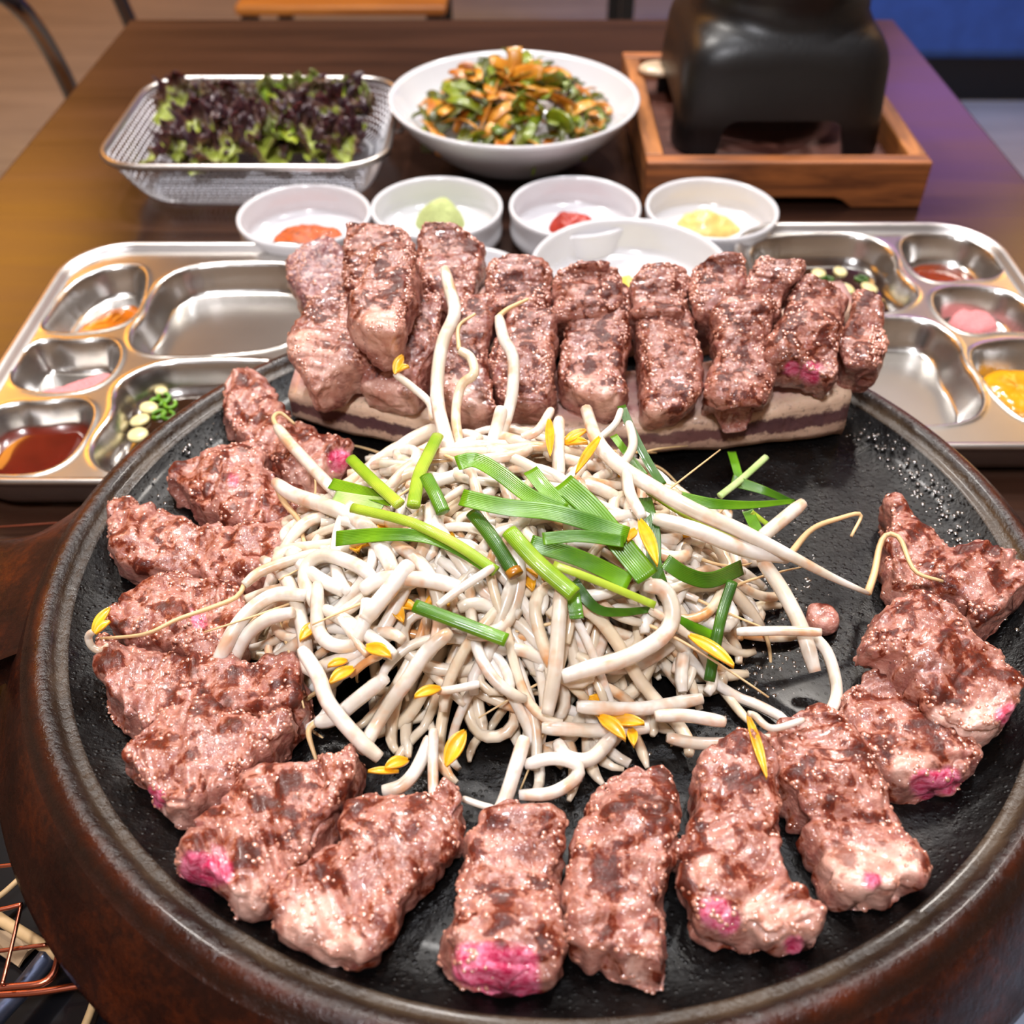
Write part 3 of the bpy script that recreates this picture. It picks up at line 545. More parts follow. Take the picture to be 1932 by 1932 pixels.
SP = [
 ('tallest bean sprout standing upright against the beef chunks', [(839,507),(848,545),(858,591),(836,644),(826,706),(827,768),(846,840),(862,877)], 26, dict(hs=(.075,.068,.058,.05,.045,.04))),
 ('curly translucent bean sprout right of the tallest upright sprout', [(866,660),(888,675),(894,706),(870,728),(860,784),(868,845)], 19, dict(hs=(.062,.056,.046,.04), tail=([(866,660),(866,616),(897,592)], (.062,.066,.07)), mat=M_SPROUT2)),
 ('upright bean sprout with a bent thin root over the front row of beef', [(941,597),(950,638),(968,675),(967,737),(957,784),(938,842)], 23, dict(hs=(.07,.06,.048,.04), tail=([(941,597),(960,582),(997,564)], (.07,.07,.072)))),
 ('short cut sprout stub leaning at the back of the heap', [(947,768),(938,805),(926,845)], 26, dict(hs=(.05,.045,.04))),
 ('thin bean sprout with a yellow head touching the scalloped beef chunk', [(745,705),(779,731),(810,760),(815,790)], 15, dict(hs=(.05,.046,.042), leaf=[((745,706),(760,672),22),((748,702),(772,692),18)])),
 ('thick pale sprout sloping down left in front of the bone', [(823,808),(773,833),(736,864),(712,892)], 29, dict(hs=(.036,.034,.03,.028))),
 ('thin sprout lying flat on the iron just under the bone', [(835,850),(760,858),(690,866)], 14, dict(hs=(.012,.008,.006))),
 ('white sprout laid over the upper left beef strip', [(522,805),(545,834),(574,866),(636,932)], 23, dict(hs=(.026,.027,.03,.036), tail=([(522,805),(516,788),(530,780),(556,800)], (.026,.026,.024,.021)))),
 ('yellowish sprout with a hooked end above the triangular beef strip', [(520,910),(549,931),(599,949),(648,967),(692,995),(726,1045),(742,1079)], 31, dict(hs=(.026,.03,.036,.04,.044,.044), tail=([(519,908),(537,949),(565,983),(574,1023),(596,1061)], (.026,.024,.024,.026,.03)))),
 ('straight white sprout poking out at the upper left of the heap', [(546,1042),(593,1085),(648,1116)], 27, dict(off=.006)),
 ('hooked sprout forming a tall loop at the left of the heap', [(704,1089),(673,1067),(617,1048),(585,1061),(575,1095),(594,1140)], 28, dict(off=.007)),
 ('long sprout bending in a sharp V at the left of the heap', [(497,1056),(534,1084),(560,1138),(574,1200),(584,1264),(617,1254),(682,1228)], 27, dict(off=.008)),
 ('sprout with a very long thin root running left over the beef', [(600,1042),(549,1057),(493,1078),(460,1104)], 20, dict(hs=(.034,.034,.032,.03), tail=([(460,1104),(447,1126),(400,1146),(336,1168),(274,1196),(190,1205)], (.03,.028,.026,.026,.024,.018)))),
 ('curled sprout head with yellow leaves resting at the far left of the pan', [(178,1190),(167,1200),(172,1218),(190,1228),(206,1216)], 13, dict(hs=(.025,.021,.018,.017,.018), leaf=[((176,1192),(208,1148),18),((180,1196),(208,1172),14)])),
 ('outermost of two arched white sprouts at the lower left of the heap', [(406,1260),(440,1191),(478,1146),(524,1121),(576,1124)], 28, dict(hs=(.014,.022,.027,.03,.033))),
 ('inner of two arched white sprouts at the lower left of the heap', [(434,1258),(462,1202),(502,1170),(552,1155)], 26, dict(hs=(.012,.02,.026,.031))),
 ('U shaped sprout on the left side of the heap', [(599,1101),(599,1154),(602,1191),(624,1215),(664,1216),(688,1172),(692,1132)], 27, dict(off=.010)),
 ('thick sprout lying diagonally at the right of the U shaped one', [(774,1062),(742,1104),(711,1141),(688,1172)], 33, dict(off=.010)),
 ('bright straight sprout slanting down right, left of the lone chive', [(611,1148),(680,1188),(745,1238)], 27, dict(off=.008)),
 ('white arched sprout just below the chives', [(680,1115),(726,1092),(804,1094),(868,1108)], 31, dict(off=.008)),
 ('slim pinkish sprout under the chives pointing up right', [(931,1070),(866,1113),(826,1143)], 17, dict(off=.012)),
 ('long white sprout sweeping down to the lower left edge of the heap', [(850,1191),(804,1231),(770,1282),(726,1342),(682,1418)], 29, dict(off=.009)),
 ('sprout crossing the long sweeping one near the lower left', [(569,1225),(600,1275),(622,1330),(678,1396),(716,1430)], 29, dict(hs=(.03,.028,.024,.018,.012))),
 ('sprout with a short root hanging over the iron at lower left', [(597,1363),(631,1354),(678,1317),(727,1279)], 29, dict(hs=(.010,.014,.02,.027), tail=([(597,1363),(582,1382),(597,1436)], (.01,.008,.004)))),
 ('very long sprout reaching far right with a zigzag root', [(1106,772),(1127,833),(1167,877),(1233,920),(1312,964),(1385,996),(1475,1040),(1566,1087),(1637,1119)], 30, dict(hs=(.05,.05,.05,.05,.046,.042,.036,.028,.02), taper=True, tail=([(1637,1119),(1650,1080),(1660,1030),(1673,1009),(1698,1016),(1726,1077),(1779,1097)], (.02,.022,.024,.027,.028,.026,.024)))),
 ('sprout ending in a thin root hooked like a check mark over the iron', [(1233,978),(1312,1000),(1403,1036),(1486,1052)], 30, dict(hs=(.046,.044,.038,.032), tail=([(1486,1052),(1530,1000),(1584,978),(1624,971),(1606,1012)], (.032,.03,.028,.026,.022)))),
 ('short cut sprout stub pointing up right beside the rear chives', [(1436,1014),(1475,982),(1515,949)], 26, dict(hs=(.026,.028,.03))),
 ('steep white sprout on the right, under the flat straight one', [(1435,1054),(1475,1112),(1512,1185),(1538,1268)], 28, dict(hs=(.032,.027,.021,.013))),
 ('flat straight sprout crossing the steep one at the right', [(1390,1192),(1475,1190),(1550,1193)], 18, dict(hs=(.022,.025,.026))),
 ('curved sprout curling down to the beef at the right', [(1530,1195),(1560,1230),(1576,1280),(1577,1318),(1560,1354)], 22, dict(hs=(.018,.014,.010,.008,.008))),
 ('large hook shaped sprout in the middle right of the heap', [(1214,1104),(1251,1112),(1269,1156),(1251,1199),(1186,1239),(1113,1261),(1060,1277)], 33, dict(off=.012)),
 ('sprout hanging straight down the middle of the heap', [(1059,1109),(1055,1167),(1048,1257),(1033,1348)], 29, dict(off=.012)),
 ('sprout lying level above the front loops, with a yellow leaf knot', [(1022,1373),(1131,1378),(1224,1373)], 27, dict(off=.008, leaf=[((1130,1352),(1180,1396),26),((1150,1362),(1216,1366),24),((1190,1376),(1196,1408),18)])),
 ('pale sprout lying level right of the middle', [(1088,1333),(1204,1337),(1325,1318)], 27, dict(off=.009)),
 ('white sprout with a round cut end at the lower right of the heap', [(1236,1351),(1294,1350),(1367,1362)], 25, dict(hs=(.018,.017,.014))),
 ('U shaped sprout at the front of the heap below the yellow knot', [(1051,1400),(1070,1428),(1113,1432),(1156,1390)], 29, dict(off=.008)),
 ('long low sprout running right to the beef strips', [(1258,1391),(1312,1402),(1385,1402),(1455,1394)], 24, dict(hs=(.010,.008,.008,.012))),
 ('kinked sprout with a long yellow leaf hanging onto the beef', [(1517,1358),(1457,1374),(1424,1350),(1412,1346)], 13, dict(hs=(.018,.02,.024,.026), leaf=[((1410,1350),(1446,1468),16)])),
 ('short upright sprout at the top of the heap behind the chives', [(1055,790),(1053,840),(1055,897)], 25, dict(hs=(.052,.05,.048))),
 ('sprout rising at the back beside the dark chive', [(1186,797),(1194,841),(1172,882)], 18, dict(hs=(.052,.05,.048))),
 ('short sprout at the very back of the heap with one yellow leaf', [(1041,772),(1015,812),(985,826)], 18, dict(hs=(.052,.05,.047), leaf=[((1036,792),(1038,862),18)])),
 ('sprout hanging lowest at the front of the heap', [(990,1390),(975,1440),(948,1520),(920,1558)], 28, dict(hs=(.018,.014,.008,.005))),
 ('sprout bent in a loop at the front right of the lowest one', [(990,1443),(1042,1431),(1086,1442),(1086,1468),(1040,1496),(980,1500)], 25, dict(hs=(.012,.014,.014,.010,.007,.006))),
 ('sprout hanging straight down at the front left', [(818,1375),(817,1444),(818,1508)], 20, dict(hs=(.016,.011,.006), leaf=[((842,1445),(878,1380),30)])),
 ('arched sprout with a yellow head at the front left', [(812,1390),(800,1422),(780,1460),(755,1484),(722,1492)], 26, dict(hs=(.012,.009,.007,.006,.005), leaf=[((770,1436),(726,1450),22),((752,1456),(694,1456),12)])),
 ('thin brown rooted sprout strand at the front touching a beef strip', [(872,1506),(905,1518),(935,1526)], 13, dict(hs=(.006,.005,.005))),
 ('sprout coming down the back right with a yellow leaf', [(1182,888),(1189,931),(1212,976)], 22, dict(off=.010, leaf=[((1206,982),(1240,1066),24),((1200,1000),(1184,1022),16)])),
 ('sprout with a split yellow leaf at the lower right, by the chive stalk', [(1225,1150),(1260,1170),(1300,1200)], 16, dict(off=.010, leaf=[((1300,1200),(1384,1258),26)])),
 ('sprout with a slender yellow leaf at the back of the heap', [(1172,772),(1160,800),(1130,828)], 13, dict(hs=(.056,.053,.05), leaf=[((1132,826),(1086,894),18)])),
 ('sprout with two yellow leaves low at the left of the heap', [(720,1236),(690,1250),(660,1275)], 16, dict(off=.008, leaf=[((668,1262),(622,1290),24),((655,1248),(618,1258),16)], mat=M_SPROUT2)),
 ('sprout whose orange leaf faces up near the left middle', [(640,1165),(668,1205),(692,1235)], 15, dict(off=.012, leaf=[((690,1222),(738,1240),26)])),
 ('sprout with a yellow tip leaf low in the middle of the heap', [(905,1290),(860,1300),(825,1305)], 16, dict(off=.012, leaf=[((832,1300),(782,1316),20)])),
]
for lab, pts, w, kw in SP: sprout(lab, pts, w, **kw)
# the rest of the heap, each sprout on its own
def rand_sprout(lo, hi, rmax=.97):
    a = RNG.uniform(0, 2*math.pi); rr = math.sqrt(RNG.uniform(0, 1))*rmax
    dy = math.sin(a)*rr
    x = HC[0]+math.cos(a)*rr*.092; y = HC[1]+dy*(.080 if dy > 0 else .068)
    L = RNG.uniform(.035, .075); th = RNG.uniform(0, 2*math.pi)
    if RNG.rand() < .45 and rr > .5: th = math.atan2(y-HC[1], x-HC[0])+RNG.normal(0, .5)
    k = RNG.normal(0, 20); k2 = RNG.normal(0, 700)
    n = 20; s = np.linspace(-L/2, L/2, n)
    an = th+k*s+k2*s*s*np.sign(s)*3
    st = np.stack([np.cos(an), np.sin(an)], 1)*(L/n)
    xy = np.cumsum(st, 0); xy = xy-xy[n//2]+[x, y]
    off = RNG.uniform(lo, hi)
    z = FLOOR+heap(xy[:, 0], xy[:, 1])+off
    z = np.convolve(np.pad(z, 4, 'edge'), np.ones(9)/9, 'valid')+np.cos(s/L*6+RNG.uniform(0, 6))*.0025
    z = np.maximum(z, FLOOR+.0022)
    return np.column_stack([xy, z]), RNG.uniform(.0015, .0025)
fill = []
for k in range(330):
    P, r = rand_sprout(-.022, -.006); s = np.linspace(0, 1, len(P)); fill.append(tube(P, r*np.interp(s, [0, .1, .9, 1], [.6, 1, 1, .4]), 7))
V, Fs = merge(fill)
o = on_pan('bean_sprout_mass', V, Fs, M_SPROUT2, 'dense lower mass of bean sprouts under the loose ones in the heap', 'bean sprouts'); o['kind'] = 'stuff'
for k in range(235):
    P, r = rand_sprout(-.006, .006); n = len(P); s = np.linspace(0, 1, n)
    tl = RNG.rand() < .22
    R = r*np.interp(s, [0, .05, .15, .85, 1], [.7, .95, 1, 1, .75])
    base = P.mean(0).copy(); base[2] = P[:, 2].min()
    V, Fs = tube(P-base, R, 8)
    o = tag(link('bean_sprout', mkmesh('bean_sprout', V, Fs, M_SPROUT if RNG.rand() < .74 else M_SPROUT2), M=PM @ Matrix.Translation(base.tolist())),
            'plain bean sprout woven into the central heap among look-alikes', 'bean sprout', 'plain sprouts tangled in the heap')
    if k % 17 == 3:
        q0 = P[0]-base; dv = P[0]-P[2]; dv = dv/np.linalg.norm(dv)
        for sgn in (-1, 1):
            sd_ = np.cross(dv, [0, 0, 1.0])*sgn
            V, Fs = petal(q0, q0+dv*.009+sd_*.004+np.array([0, 0, .002]), .0022); link('seed_leaf', mkmesh('seed_leaf', V, Fs, M_YELLOW), o)
    if tl:
        d = P[-1]-P[-3]; d /= np.linalg.norm(d); e = RNG.normal(0, .5, 3); e[2] = -.2
        q = np.array([P[-1]-base+d*u_*.022+e*u_*u_*.03 for u_ in np.linspace(0, 1, 12)])
        V, Fs = tube(q, np.linspace(r*.4, .0003, 12), 6); link('root_tail', mkmesh('root_tail', V, Fs, M_TAIL), o)
# ------------------------------------------------------------------ chives
def chive(label, pts, wpx, mat, off=.010, hs=None, stem=False, tip=None, w2=None, roll=0):
    n = 22; q = spline(np.array(pts, float), n)
    if hs is not None:
        hh = np.interp(np.linspace(0, 1, n), np.linspace(0, 1, len(hs)), hs)
    else:
        z = np.array([hit(a, b, off)[2] for a, b in q]); z = np.convolve(np.pad(z, 4, 'edge'), np.ones(9)/9, 'valid'); hh = z-FLOOR
    P = np.array([pan(a, b, h) for (a, b), h in zip(q, hh)])
    r = wpx*.5*np.linalg.norm(P.mean(0)-PCAM)/F_PX
    base = P.mean(0).copy(); base[2] = P[:, 2].min(); M = PM @ Matrix.Translation(base.tolist()); k = 12
    s = np.linspace(0, 1, n); R = r*(np.interp(s, [0, 1], [1, w2]) if w2 else np.ones(n))
    up = np.array([math.sin(roll), -.5, .9])
    V, Fs = tube(P-base, R, k, .55 if stem else .10, up)
    if not stem:
        a = np.linspace(0, 2*math.pi, k, endpoint=False); cup = (np.cos(a)**2)*.22
        V = V.reshape(n, k, 3)+ (R[:, None]*cup[None])[:, :, None]*np.array([0, -.2, .9]); V = V.reshape(-1, 3)
    ac = np.tile(np.cos(np.linspace(0, 2*math.pi, k, endpoint=False)), n)
    o = tag(link('chive', mkmesh('chive', V, Fs, mat, True, {'across': ac}), M=M), label, 'chive', 'chives on top of the sprout heap')
    if tip:
        d = 3
        V, Fs = tube((P-base)[-d:], R[-d:]*1.12, 10, .6, up); link('browned_tip', mkmesh('browned_tip', V, Fs, M_BROWN), o)
    return o
CV = [
 ('yellow green cut chive stem at the upper left of the heap', [(661,865),(705,908),(754,952)], 23, M_LIME, dict(hs=(.044,.047,.05), stem=True)),
 ('green chive leaf running right from the upper left edge of the heap', [(624,913),(680,928),(742,947)], 24, M_GREEN, dict(hs=(.038,.042,.047))),
 ('pale green chive leaf just under the upper left green one', [(630,938),(680,946),(725,951)], 25, M_PALE, dict(hs=(.037,.041,.045))),
 ('long green to yellow chive stem crossing from upper left to the middle', [(664,958),(757,980),(804,998),(866,1030),(936,1078)], 21, M_LIME, dict(off=.012, stem=True)),
 ('long green chive leaf with a wide square left end', [(634,1018),(726,1010),(804,1015),(866,1040),(930,1082)], 32, M_GREEN, dict(off=.011, w2=.5)),
 ('dark green chive stem with a browned lower tip, left of centre', [(891,967),(928,1014),(974,1086)], 28, M_DKGREEN, dict(off=.014, stem=True, tip=1)),
 ('kinked yellow green chive rising at the back left of the pile', [(826,822),(806,862),(790,899),(780,955)], 25, M_LIME, dict(hs=(.05,.053,.055,.056), stem=True)),
 ('short green chive folded down beside the kinked one', [(803,899),(820,930),(836,966)], 27, M_GREEN, dict(hs=(.056,.056,.055), stem=True)),
 ('arched bright green chive leaf at the top of the heap', [(862,876),(897,870),(943,895),(1000,938),(1066,966)], 32, M_GREEN, dict(off=.015, w2=.9)),
 ('green chive leaf descending at the top centre, beside the arched one', [(1000,888),(1040,935),(1100,985)], 30, M_GREEN, dict(off=.014)),
 ('widest flat green chive leaf, running down the right of the pile', [(1060,912),(1113,960),(1167,1025),(1222,1092)], 46, M_GREEN, dict(off=.016)),
 ('broad green chive leaf lying level across the pile', [(870,940),(950,958),(1040,968),(1113,988),(1184,1012)], 35, M_GREEN, dict(off=.018)),
 ('slim green chive with a rounded left end on the pile', [(1024,1018),(1095,1013),(1177,1023)], 25, M_GREEN, dict(off=.020)),
 ('green chive leaf ending square beside the widest leaf', [(1000,1026),(1095,1056),(1188,1100)], 34, M_GREEN, dict(off=.014)),
 ('thick yellow green chive stem with a cut end in the middle', [(960,1002),(1015,1062),(1084,1122)], 33, M_LIME, dict(off=.018, stem=True)),
 ('thin yellow green chive stem pointing lower right', [(1044,1065),(1131,1098),(1236,1142)], 16, M_LIME, dict(off=.016, stem=True)),
 ('dark green bent chive below the thin yellow green stem', [(1080,1098),(1124,1148),(1170,1156),(1230,1150)], 24, M_DKGREEN, dict(off=.010, w2=.5)),
 ('short green chive stub under the cut end of the thick stem', [(1078,1108),(1084,1140),(1088,1168)], 27, M_GREEN, dict(off=.012)),
 ('lone bright green chive lying apart on the sprouts below the pile', [(782,1143),(866,1174),(956,1208)], 27, M_GREEN, dict(off=.020, stem=True)),
 ('dark green upright chive leaf at the right of the pile', [(1216,940),(1232,1004),(1234,1062),(1246,1106)], 27, M_DKGREEN, dict(off=.008)),
 ('curved dull green chive like a smile at the right', [(1254,1060),(1294,1086),(1341,1096),(1400,1072)], 30, M_DKGREEN, dict(off=.014)),
 ('straight green chive stalk standing at the lower right', [(1382,1098),(1360,1167),(1338,1285)], 21, M_DKGREEN, dict(hs=(.032,.026,.014), stem=True)),
 ('short green chive behind the hook shaped sprout', [(1268,1166),(1305,1181),(1342,1198)], 20, M_GREEN, dict(off=.008, stem=True)),
 ('long olive green chive leaf reaching the iron at the right rear', [(1275,940),(1349,952),(1421,953),(1500,946)], 27, M_GREEN, dict(hs=(.034,.032,.028,.022), w2=.3)),
 ('shiny dark green chive leaf behind the olive one', [(1380,908),(1440,926),(1508,954)], 24, M_DKGREEN, dict(hs=(.022,.02,.014), w2=.4)),
 ('thin pale chive strip pointing up right at the rear', [(1446,862),(1399,904),(1358,936)], 13, M_PALE, dict(hs=(.02,.022,.026), stem=True)),
 ('short green chive stub just under the bone at the right', [(1380,853),(1388,880),(1396,908)], 16, M_GREEN, dict(hs=(.014,.014,.014))),
 ('dark green thin chive slanting down from the bone, rear right', [(1172,766),(1196,822),(1225,877),(1250,916)], 17, M_DKGREEN, dict(hs=(.052,.048,.044,.04))),
 ('thin green chive parallel to the dark one at the rear', [(1157,822),(1182,855),(1216,898)], 15, M_GREEN, dict(hs=(.046,.044,.042))),
 ('thin lime chive strand under the very long sprout', [(1222,926),(1276,962),(1349,1001),(1412,1024)], 13, M_LIME, dict(hs=(.044,.042,.038,.034), stem=True)),
 ('green chive end half hidden behind the right hand sprouts', [(1410,964),(1420,985),(1430,1006)], 22, M_GREEN, dict(hs=(.022,.02,.018))),
 ('small lime chive strand at the right rear, by the cut stub', [(1418,966),(1436,980),(1454,994)], 10, M_LIME, dict(hs=(.022,.02,.018), stem=True)),
]
for lab, pts, w, m, kw in CV: chive(lab, pts, w, m, **kw)
# ------------------------------------------------------------------ steel trays
TP = dict(
 A=[(-.082,.030),(-.080,.070),(-.066,.092),(-.046,.097),(-.036,.090),(-.030,.065),(-.028,.038),(-.036,.024),(-.060,.018),(-.078,.020)],
 B=[(-.024,.055),(-.022,.078),(-.008,.096),(.030,.100),(.062,.098),(.078,.082),(.081,.040),(.073,.004),(.030,-.005),(-.006,-.006),(-.020,.002),(-.026,.020),(-.022,.040)],
 C=[(-.082,.002),(-.074,.010),(-.056,.007),(-.040,.011),(-.030,.006),(-.024,-.012),(-.027,-.032),(-.038,-.041),(-.058,-.042),(-.076,-.036),(-.083,-.020)],
 D=[(-.082,-.062),(-.070,-.052),(-.056,-.053),(-.042,-.049),(-.030,-.051),(-.024,-.062),(-.023,-.082),(-.027,-.102),(-.040,-.111),(-.065,-.110),(-.080,-.100),(-.084,-.080)],
 E=[(-.019,-.038),(-.012,-.024),(.002,-.014),(.020,-.012),(.060,-.012),(.076,-.018),(.081,-.05),(.079,-.09),(.062,-.108),(.02,-.112),(-.002,-.110),(-.014,-.098),(-.017,-.082),(-.012,-.062)])
def chaikin(P, k=3):
    P = np.array(P, float)
    for _ in range(k):
        Q = np.roll(P, -1, 0); P = np.stack([.75*P+.25*Q, .25*P+.75*Q], 1).reshape(-1, 2)
    return P
def poly_sdf(X, P):
    d = np.full(len(X), 9.0); ins = np.zeros(len(X), bool)
    for a, b in zip(P, np.roll(P, -1, 0)):
        e = b-a; w = X-a; t_ = np.clip((w@e)/(e@e+1e-15), 0, 1); d = np.minimum(d, np.hypot(*(w-t_[:, None]*e).T))
        c1 = (a[1] <= X[:, 1]) != (b[1] <= X[:, 1])
        ins ^= c1 & (X[:, 0] < a[0]+(X[:, 1]-a[1])/((b[1]-a[1]) if b[1] != a[1] else 1e-12)*(b[0]-a[0]))
    return np.where(ins, -d, d)
THX, THY, TR = .091, .122, .042
def rrect(hx, hy, r, n=14):
    pts = []
    for cx, cy, a0 in ((hx-r, hy-r, 0), (-hx+r, hy-r, 90), (-hx+r, -hy+r, 180), (hx-r, -hy+r, 270)):
        for a in np.linspace(a0, a0+90, n): pts.append((cx+r*math.cos(math.radians(a)), cy+r*math.sin(math.radians(a))))
    return np.array(pts)
def tray_meshes():
    nx, ny = 150, 200
    X, Y = np.meshgrid(np.linspace(-THX, THX, nx), np.linspace(-THY, THY, ny)); Q = np.stack([X.ravel(), Y.ravel()], 1)
    z = np.full(len(Q), .0225)
    for P in TP.values():
        pp = chaikin(P, 2); near = (np.abs(Q-pp.mean(0)) < np.ptp(pp, axis=0)*.5+.006).all(1)
        d = np.full(len(Q), 1.0); d[near] = poly_sdf(Q[near], pp)
        s = np.clip((-d+.0018)/.0105, 0, 1); s = s*s*(3-2*s)
        lip = np.exp(-((d-.0012)/.0016)**2)*.0007
        z = z-.0175*s+lip
    out = poly_sdf(Q, rrect(THX-.005, THY-.005, TR-.005))
    Fc = grid_faces(ny, nx, False); keep = (out[Fc] < .002).all(1)
    V = np.column_stack([Q, z])
    me1 = mkmesh('tray_body', V, Fc[keep].tolist(), M_STEEL)
    bm = bmesh.new(); bm.from_mesh(me1); bmesh.ops.delete(bm, geom=[v for v in bm.verts if not v.link_faces], context='VERTS'); bm.to_mesh(me1); bm.free()
    prof = [(-.0085, .0226), (-.006, .0240), (-.0045, .0262), (-.003, .0268), (-.001, .0268), (0, .0260), (.0, .0245), (-.0008, .0238), (-.002, .020), (-.004, .012), (-.008, .006), (-.016, .003)]
    V = []
    for o_, zz in prof:
        for p in rrect(THX+o_, THY+o_, TR+o_): V.append((p[0], p[1], zz))
    m = len(rrect(1, 1, .1)); V = np.array(V)
    Fc = [f[::-1] for f in grid_faces(len(prof), m).tolist()]+[list(range((len(prof)-1)*m, len(prof)*m))]
    return me1, mkmesh('tray_rim', V, Fc, M_STEEL_R)
TB, TRM = tray_meshes()
TL = dict(c=(-.2035, .496), rot=0); TRR = dict(c=(.2385, .5235), rot=math.pi)
for T_, lab in ((TL, 'stainless compartment tray left of the pan, with dark red sauce nearest'), (TRR, 'stainless compartment tray right of the pan, with yellow mustard in it')):
    r_ = tag(empty('compartment_tray', (*T_['c'], 0)), lab, 'tray', 'steel compartment trays'); r_.rotation_euler.z = T_['rot']
    link('tray_body', TB, r_); link('tray_rim', TRM, r_)
def trayp(T_, x, y, z):
    c, s = math.cos(T_['rot']), math.sin(T_['rot']); return np.array([T_['c'][0]+c*x-s*y, T_['c'][1]+s*x+c*y, z])
def puddle(name, T_, poly, z, th, mat, label, cat, rough=0, seed=0, group=None):
    P = chaikin(poly, 3); c = P.mean(0); m = len(P); rings = [(1.0, -.4), (.97, .35), (.9, .75), (.7, .95), (.45, 1.0), (.2, 1.0), (.02, 1.0)]; V = []
    for f, h in rings:
        for p in P:
            q = c+(p-c)*f; V.append((q[0], q[1], h*th))
    V = np.array(V)
    if rough: V[:, 2] += fbm(V, 160, seed)*rough*(V[:, 2] > 0); V[:, :2] += np.stack([noise(V, 120, seed+1), noise(V, 120, seed+2)], 1)*rough*.8
    co = trayp(T_, c[0], c[1], z)
    V[:, :2] -= c
    o = link(name, mkmesh(name, V, [f for f in grid_faces(len(rings), m).tolist()]+[list(range((len(rings)-1)*m, len(rings)*m))], mat), loc=co.tolist()); o.rotation_euler.z = T_['rot']
    bmf(o.data); return tag(o, label, cat, group)
def bmf(me):
    bm = bmesh.new(); bm.from_mesh(me); bmesh.ops.recalc_face_normals(bm, faces=bm.faces); bm.to_mesh(me); bm.free()
M_DRED = flat('dark_red_sauce', (88, 22, 10), .08, coat=.8, var=.3, scale=30)
M_ORSAUCE = flat('orange_brown_sauce', (176, 92, 18), .12, coat=.6, var=.45, scale=90)
M_SOY = flat('soy_sauce', (40, 22, 12), .06, coat=.9, var=.4, scale=60)
M_REDB = flat('red_brown_sauce', (122, 46, 16), .08, coat=.8, var=.3, scale=50)
M_SALT = flat('pink_salt', (224, 136, 138), .7, var=.2, scale=900, bump=1.0)
M_MUST = flat('mustard_sauce', (214, 146, 20), .15, coat=.5, var=.25, scale=60)
M_GARLIC = flat('garlic_slice', (226, 210, 150), .3, coat=.3, sss=.2, var=.1)
inset = lambda P, f: [tuple(np.array(P).mean(0)+(np.array(p)-np.array(P).mean(0))*f) for p in P]
puddle('sauce', TL, [(-.074,.029),(-.068,.052),(-.056,.070),(-.040,.076),(-.034,.060),(-.034,.042),(-.040,.029),(-.056,.024)], .0052, .0040, M_ORSAUCE, 'orange brown sauce in the upper left pocket of the left tray', 'sauce', .0006, 2)
puddle('pink_salt', TL, [(-.074,-.022),(-.058,-.018),(-.046,-.006),(-.036,.001),(-.031,-.010),(-.034,-.028),(-.048,-.036),(-.066,-.035)], .0052, .0042, M_SALT, 'thin scatter of pink salt in the left tray', 'salt', .0014, 3)
puddle('sauce', TL, inset(TP['D'], .92), .0052, .0070, M_DRED, 'smooth dark red sauce in the nearest pocket of the left tray', 'sauce')
puddle('soy_dip', TL, inset(TP['E'], .93), .0052, .0062, M_SOY, 'dark soy dip with garlic in the left tray, beside the pan rim', 'sauce')
puddle('soy_dip', TRR, inset(TP['E'], .93), .0052, .0062, M_SOY, 'dark soy dip with garlic in the right tray, behind the beef', 'sauce')
puddle('sauce', TRR, inset([(-.078,-.070),(-.060,-.062),(-.040,-.060),(-.030,-.070),(-.030,-.088),(-.044,-.099),(-.068,-.097)], 1.05), .0052, .0040, M_REDB, 'red brown sauce in the upper right pocket of the right tray', 'sauce')
puddle('pink_salt', TRR, [(-.066,-.010),(-.052,-.004),(-.040,-.006),(-.034,-.016),(-.042,-.030),(-.056,-.033),(-.068,-.026)], .0052, .0105, M_SALT, 'mound of pink salt in the right tray', 'salt', .0014, 5)
puddle('mustard', TRR, [(-.076,.034),(-.072,.062),(-.058,.074),(-.042,.070),(-.034,.052),(-.036,.036),(-.056,.026)], .0052, .0075, M_MUST, 'yellow mustard sauce at the right edge of the right tray', 'sauce', .0008, 6)
def slice_disc(T_, px, py, label, group, r=.0055, mat=None, name='garlic_slice'):
    V, Fs = lathe([(.0, .0028), (r*.55, .0028), (r*.9, .0022), (r, .0012), (r*.9, .0), (0, 0)], 18)
    V[:, 1] *= RNG.uniform(.75, 1)
    p = tab(px, py, .0122); o = link(name, mkmesh(name, V, Fs, mat or M_GARLIC), loc=(p[0], p[1], .0106)); o.rotation_euler = (RNG.uniform(-.25, .1), RNG.uniform(-.2, .2), RNG.uniform(0, 6))
    return tag(o, label, 'garlic' if name == 'garlic_slice' else 'chive', group)
for px, py, lab in ((281,768,'garlic slice floating farthest from the viewer in the left soy dip'), (264,792,'middle garlic slice in the left soy dip'), (260,819,'garlic slice nearest the viewer in the left soy dip'), (304,737,'small pale garlic bit at the top of the left soy dip')):
    slice_disc(TL, px, py, lab, 'garlic in the left soy dip', .0058 if px < 300 else .004)
for px, py, lab in ((1545,515,'garlic slice at the left of the right soy dip, just above the beef'), (1598,545,'large garlic slice in the middle of the right soy dip'), (1640,542,'garlic slice at the right rim of the right soy dip'), (1585,512,'garlic slice at the rear of the right soy dip')):
    slice_disc(TRR, px, py, lab, 'garlic in the right soy dip', .0062)
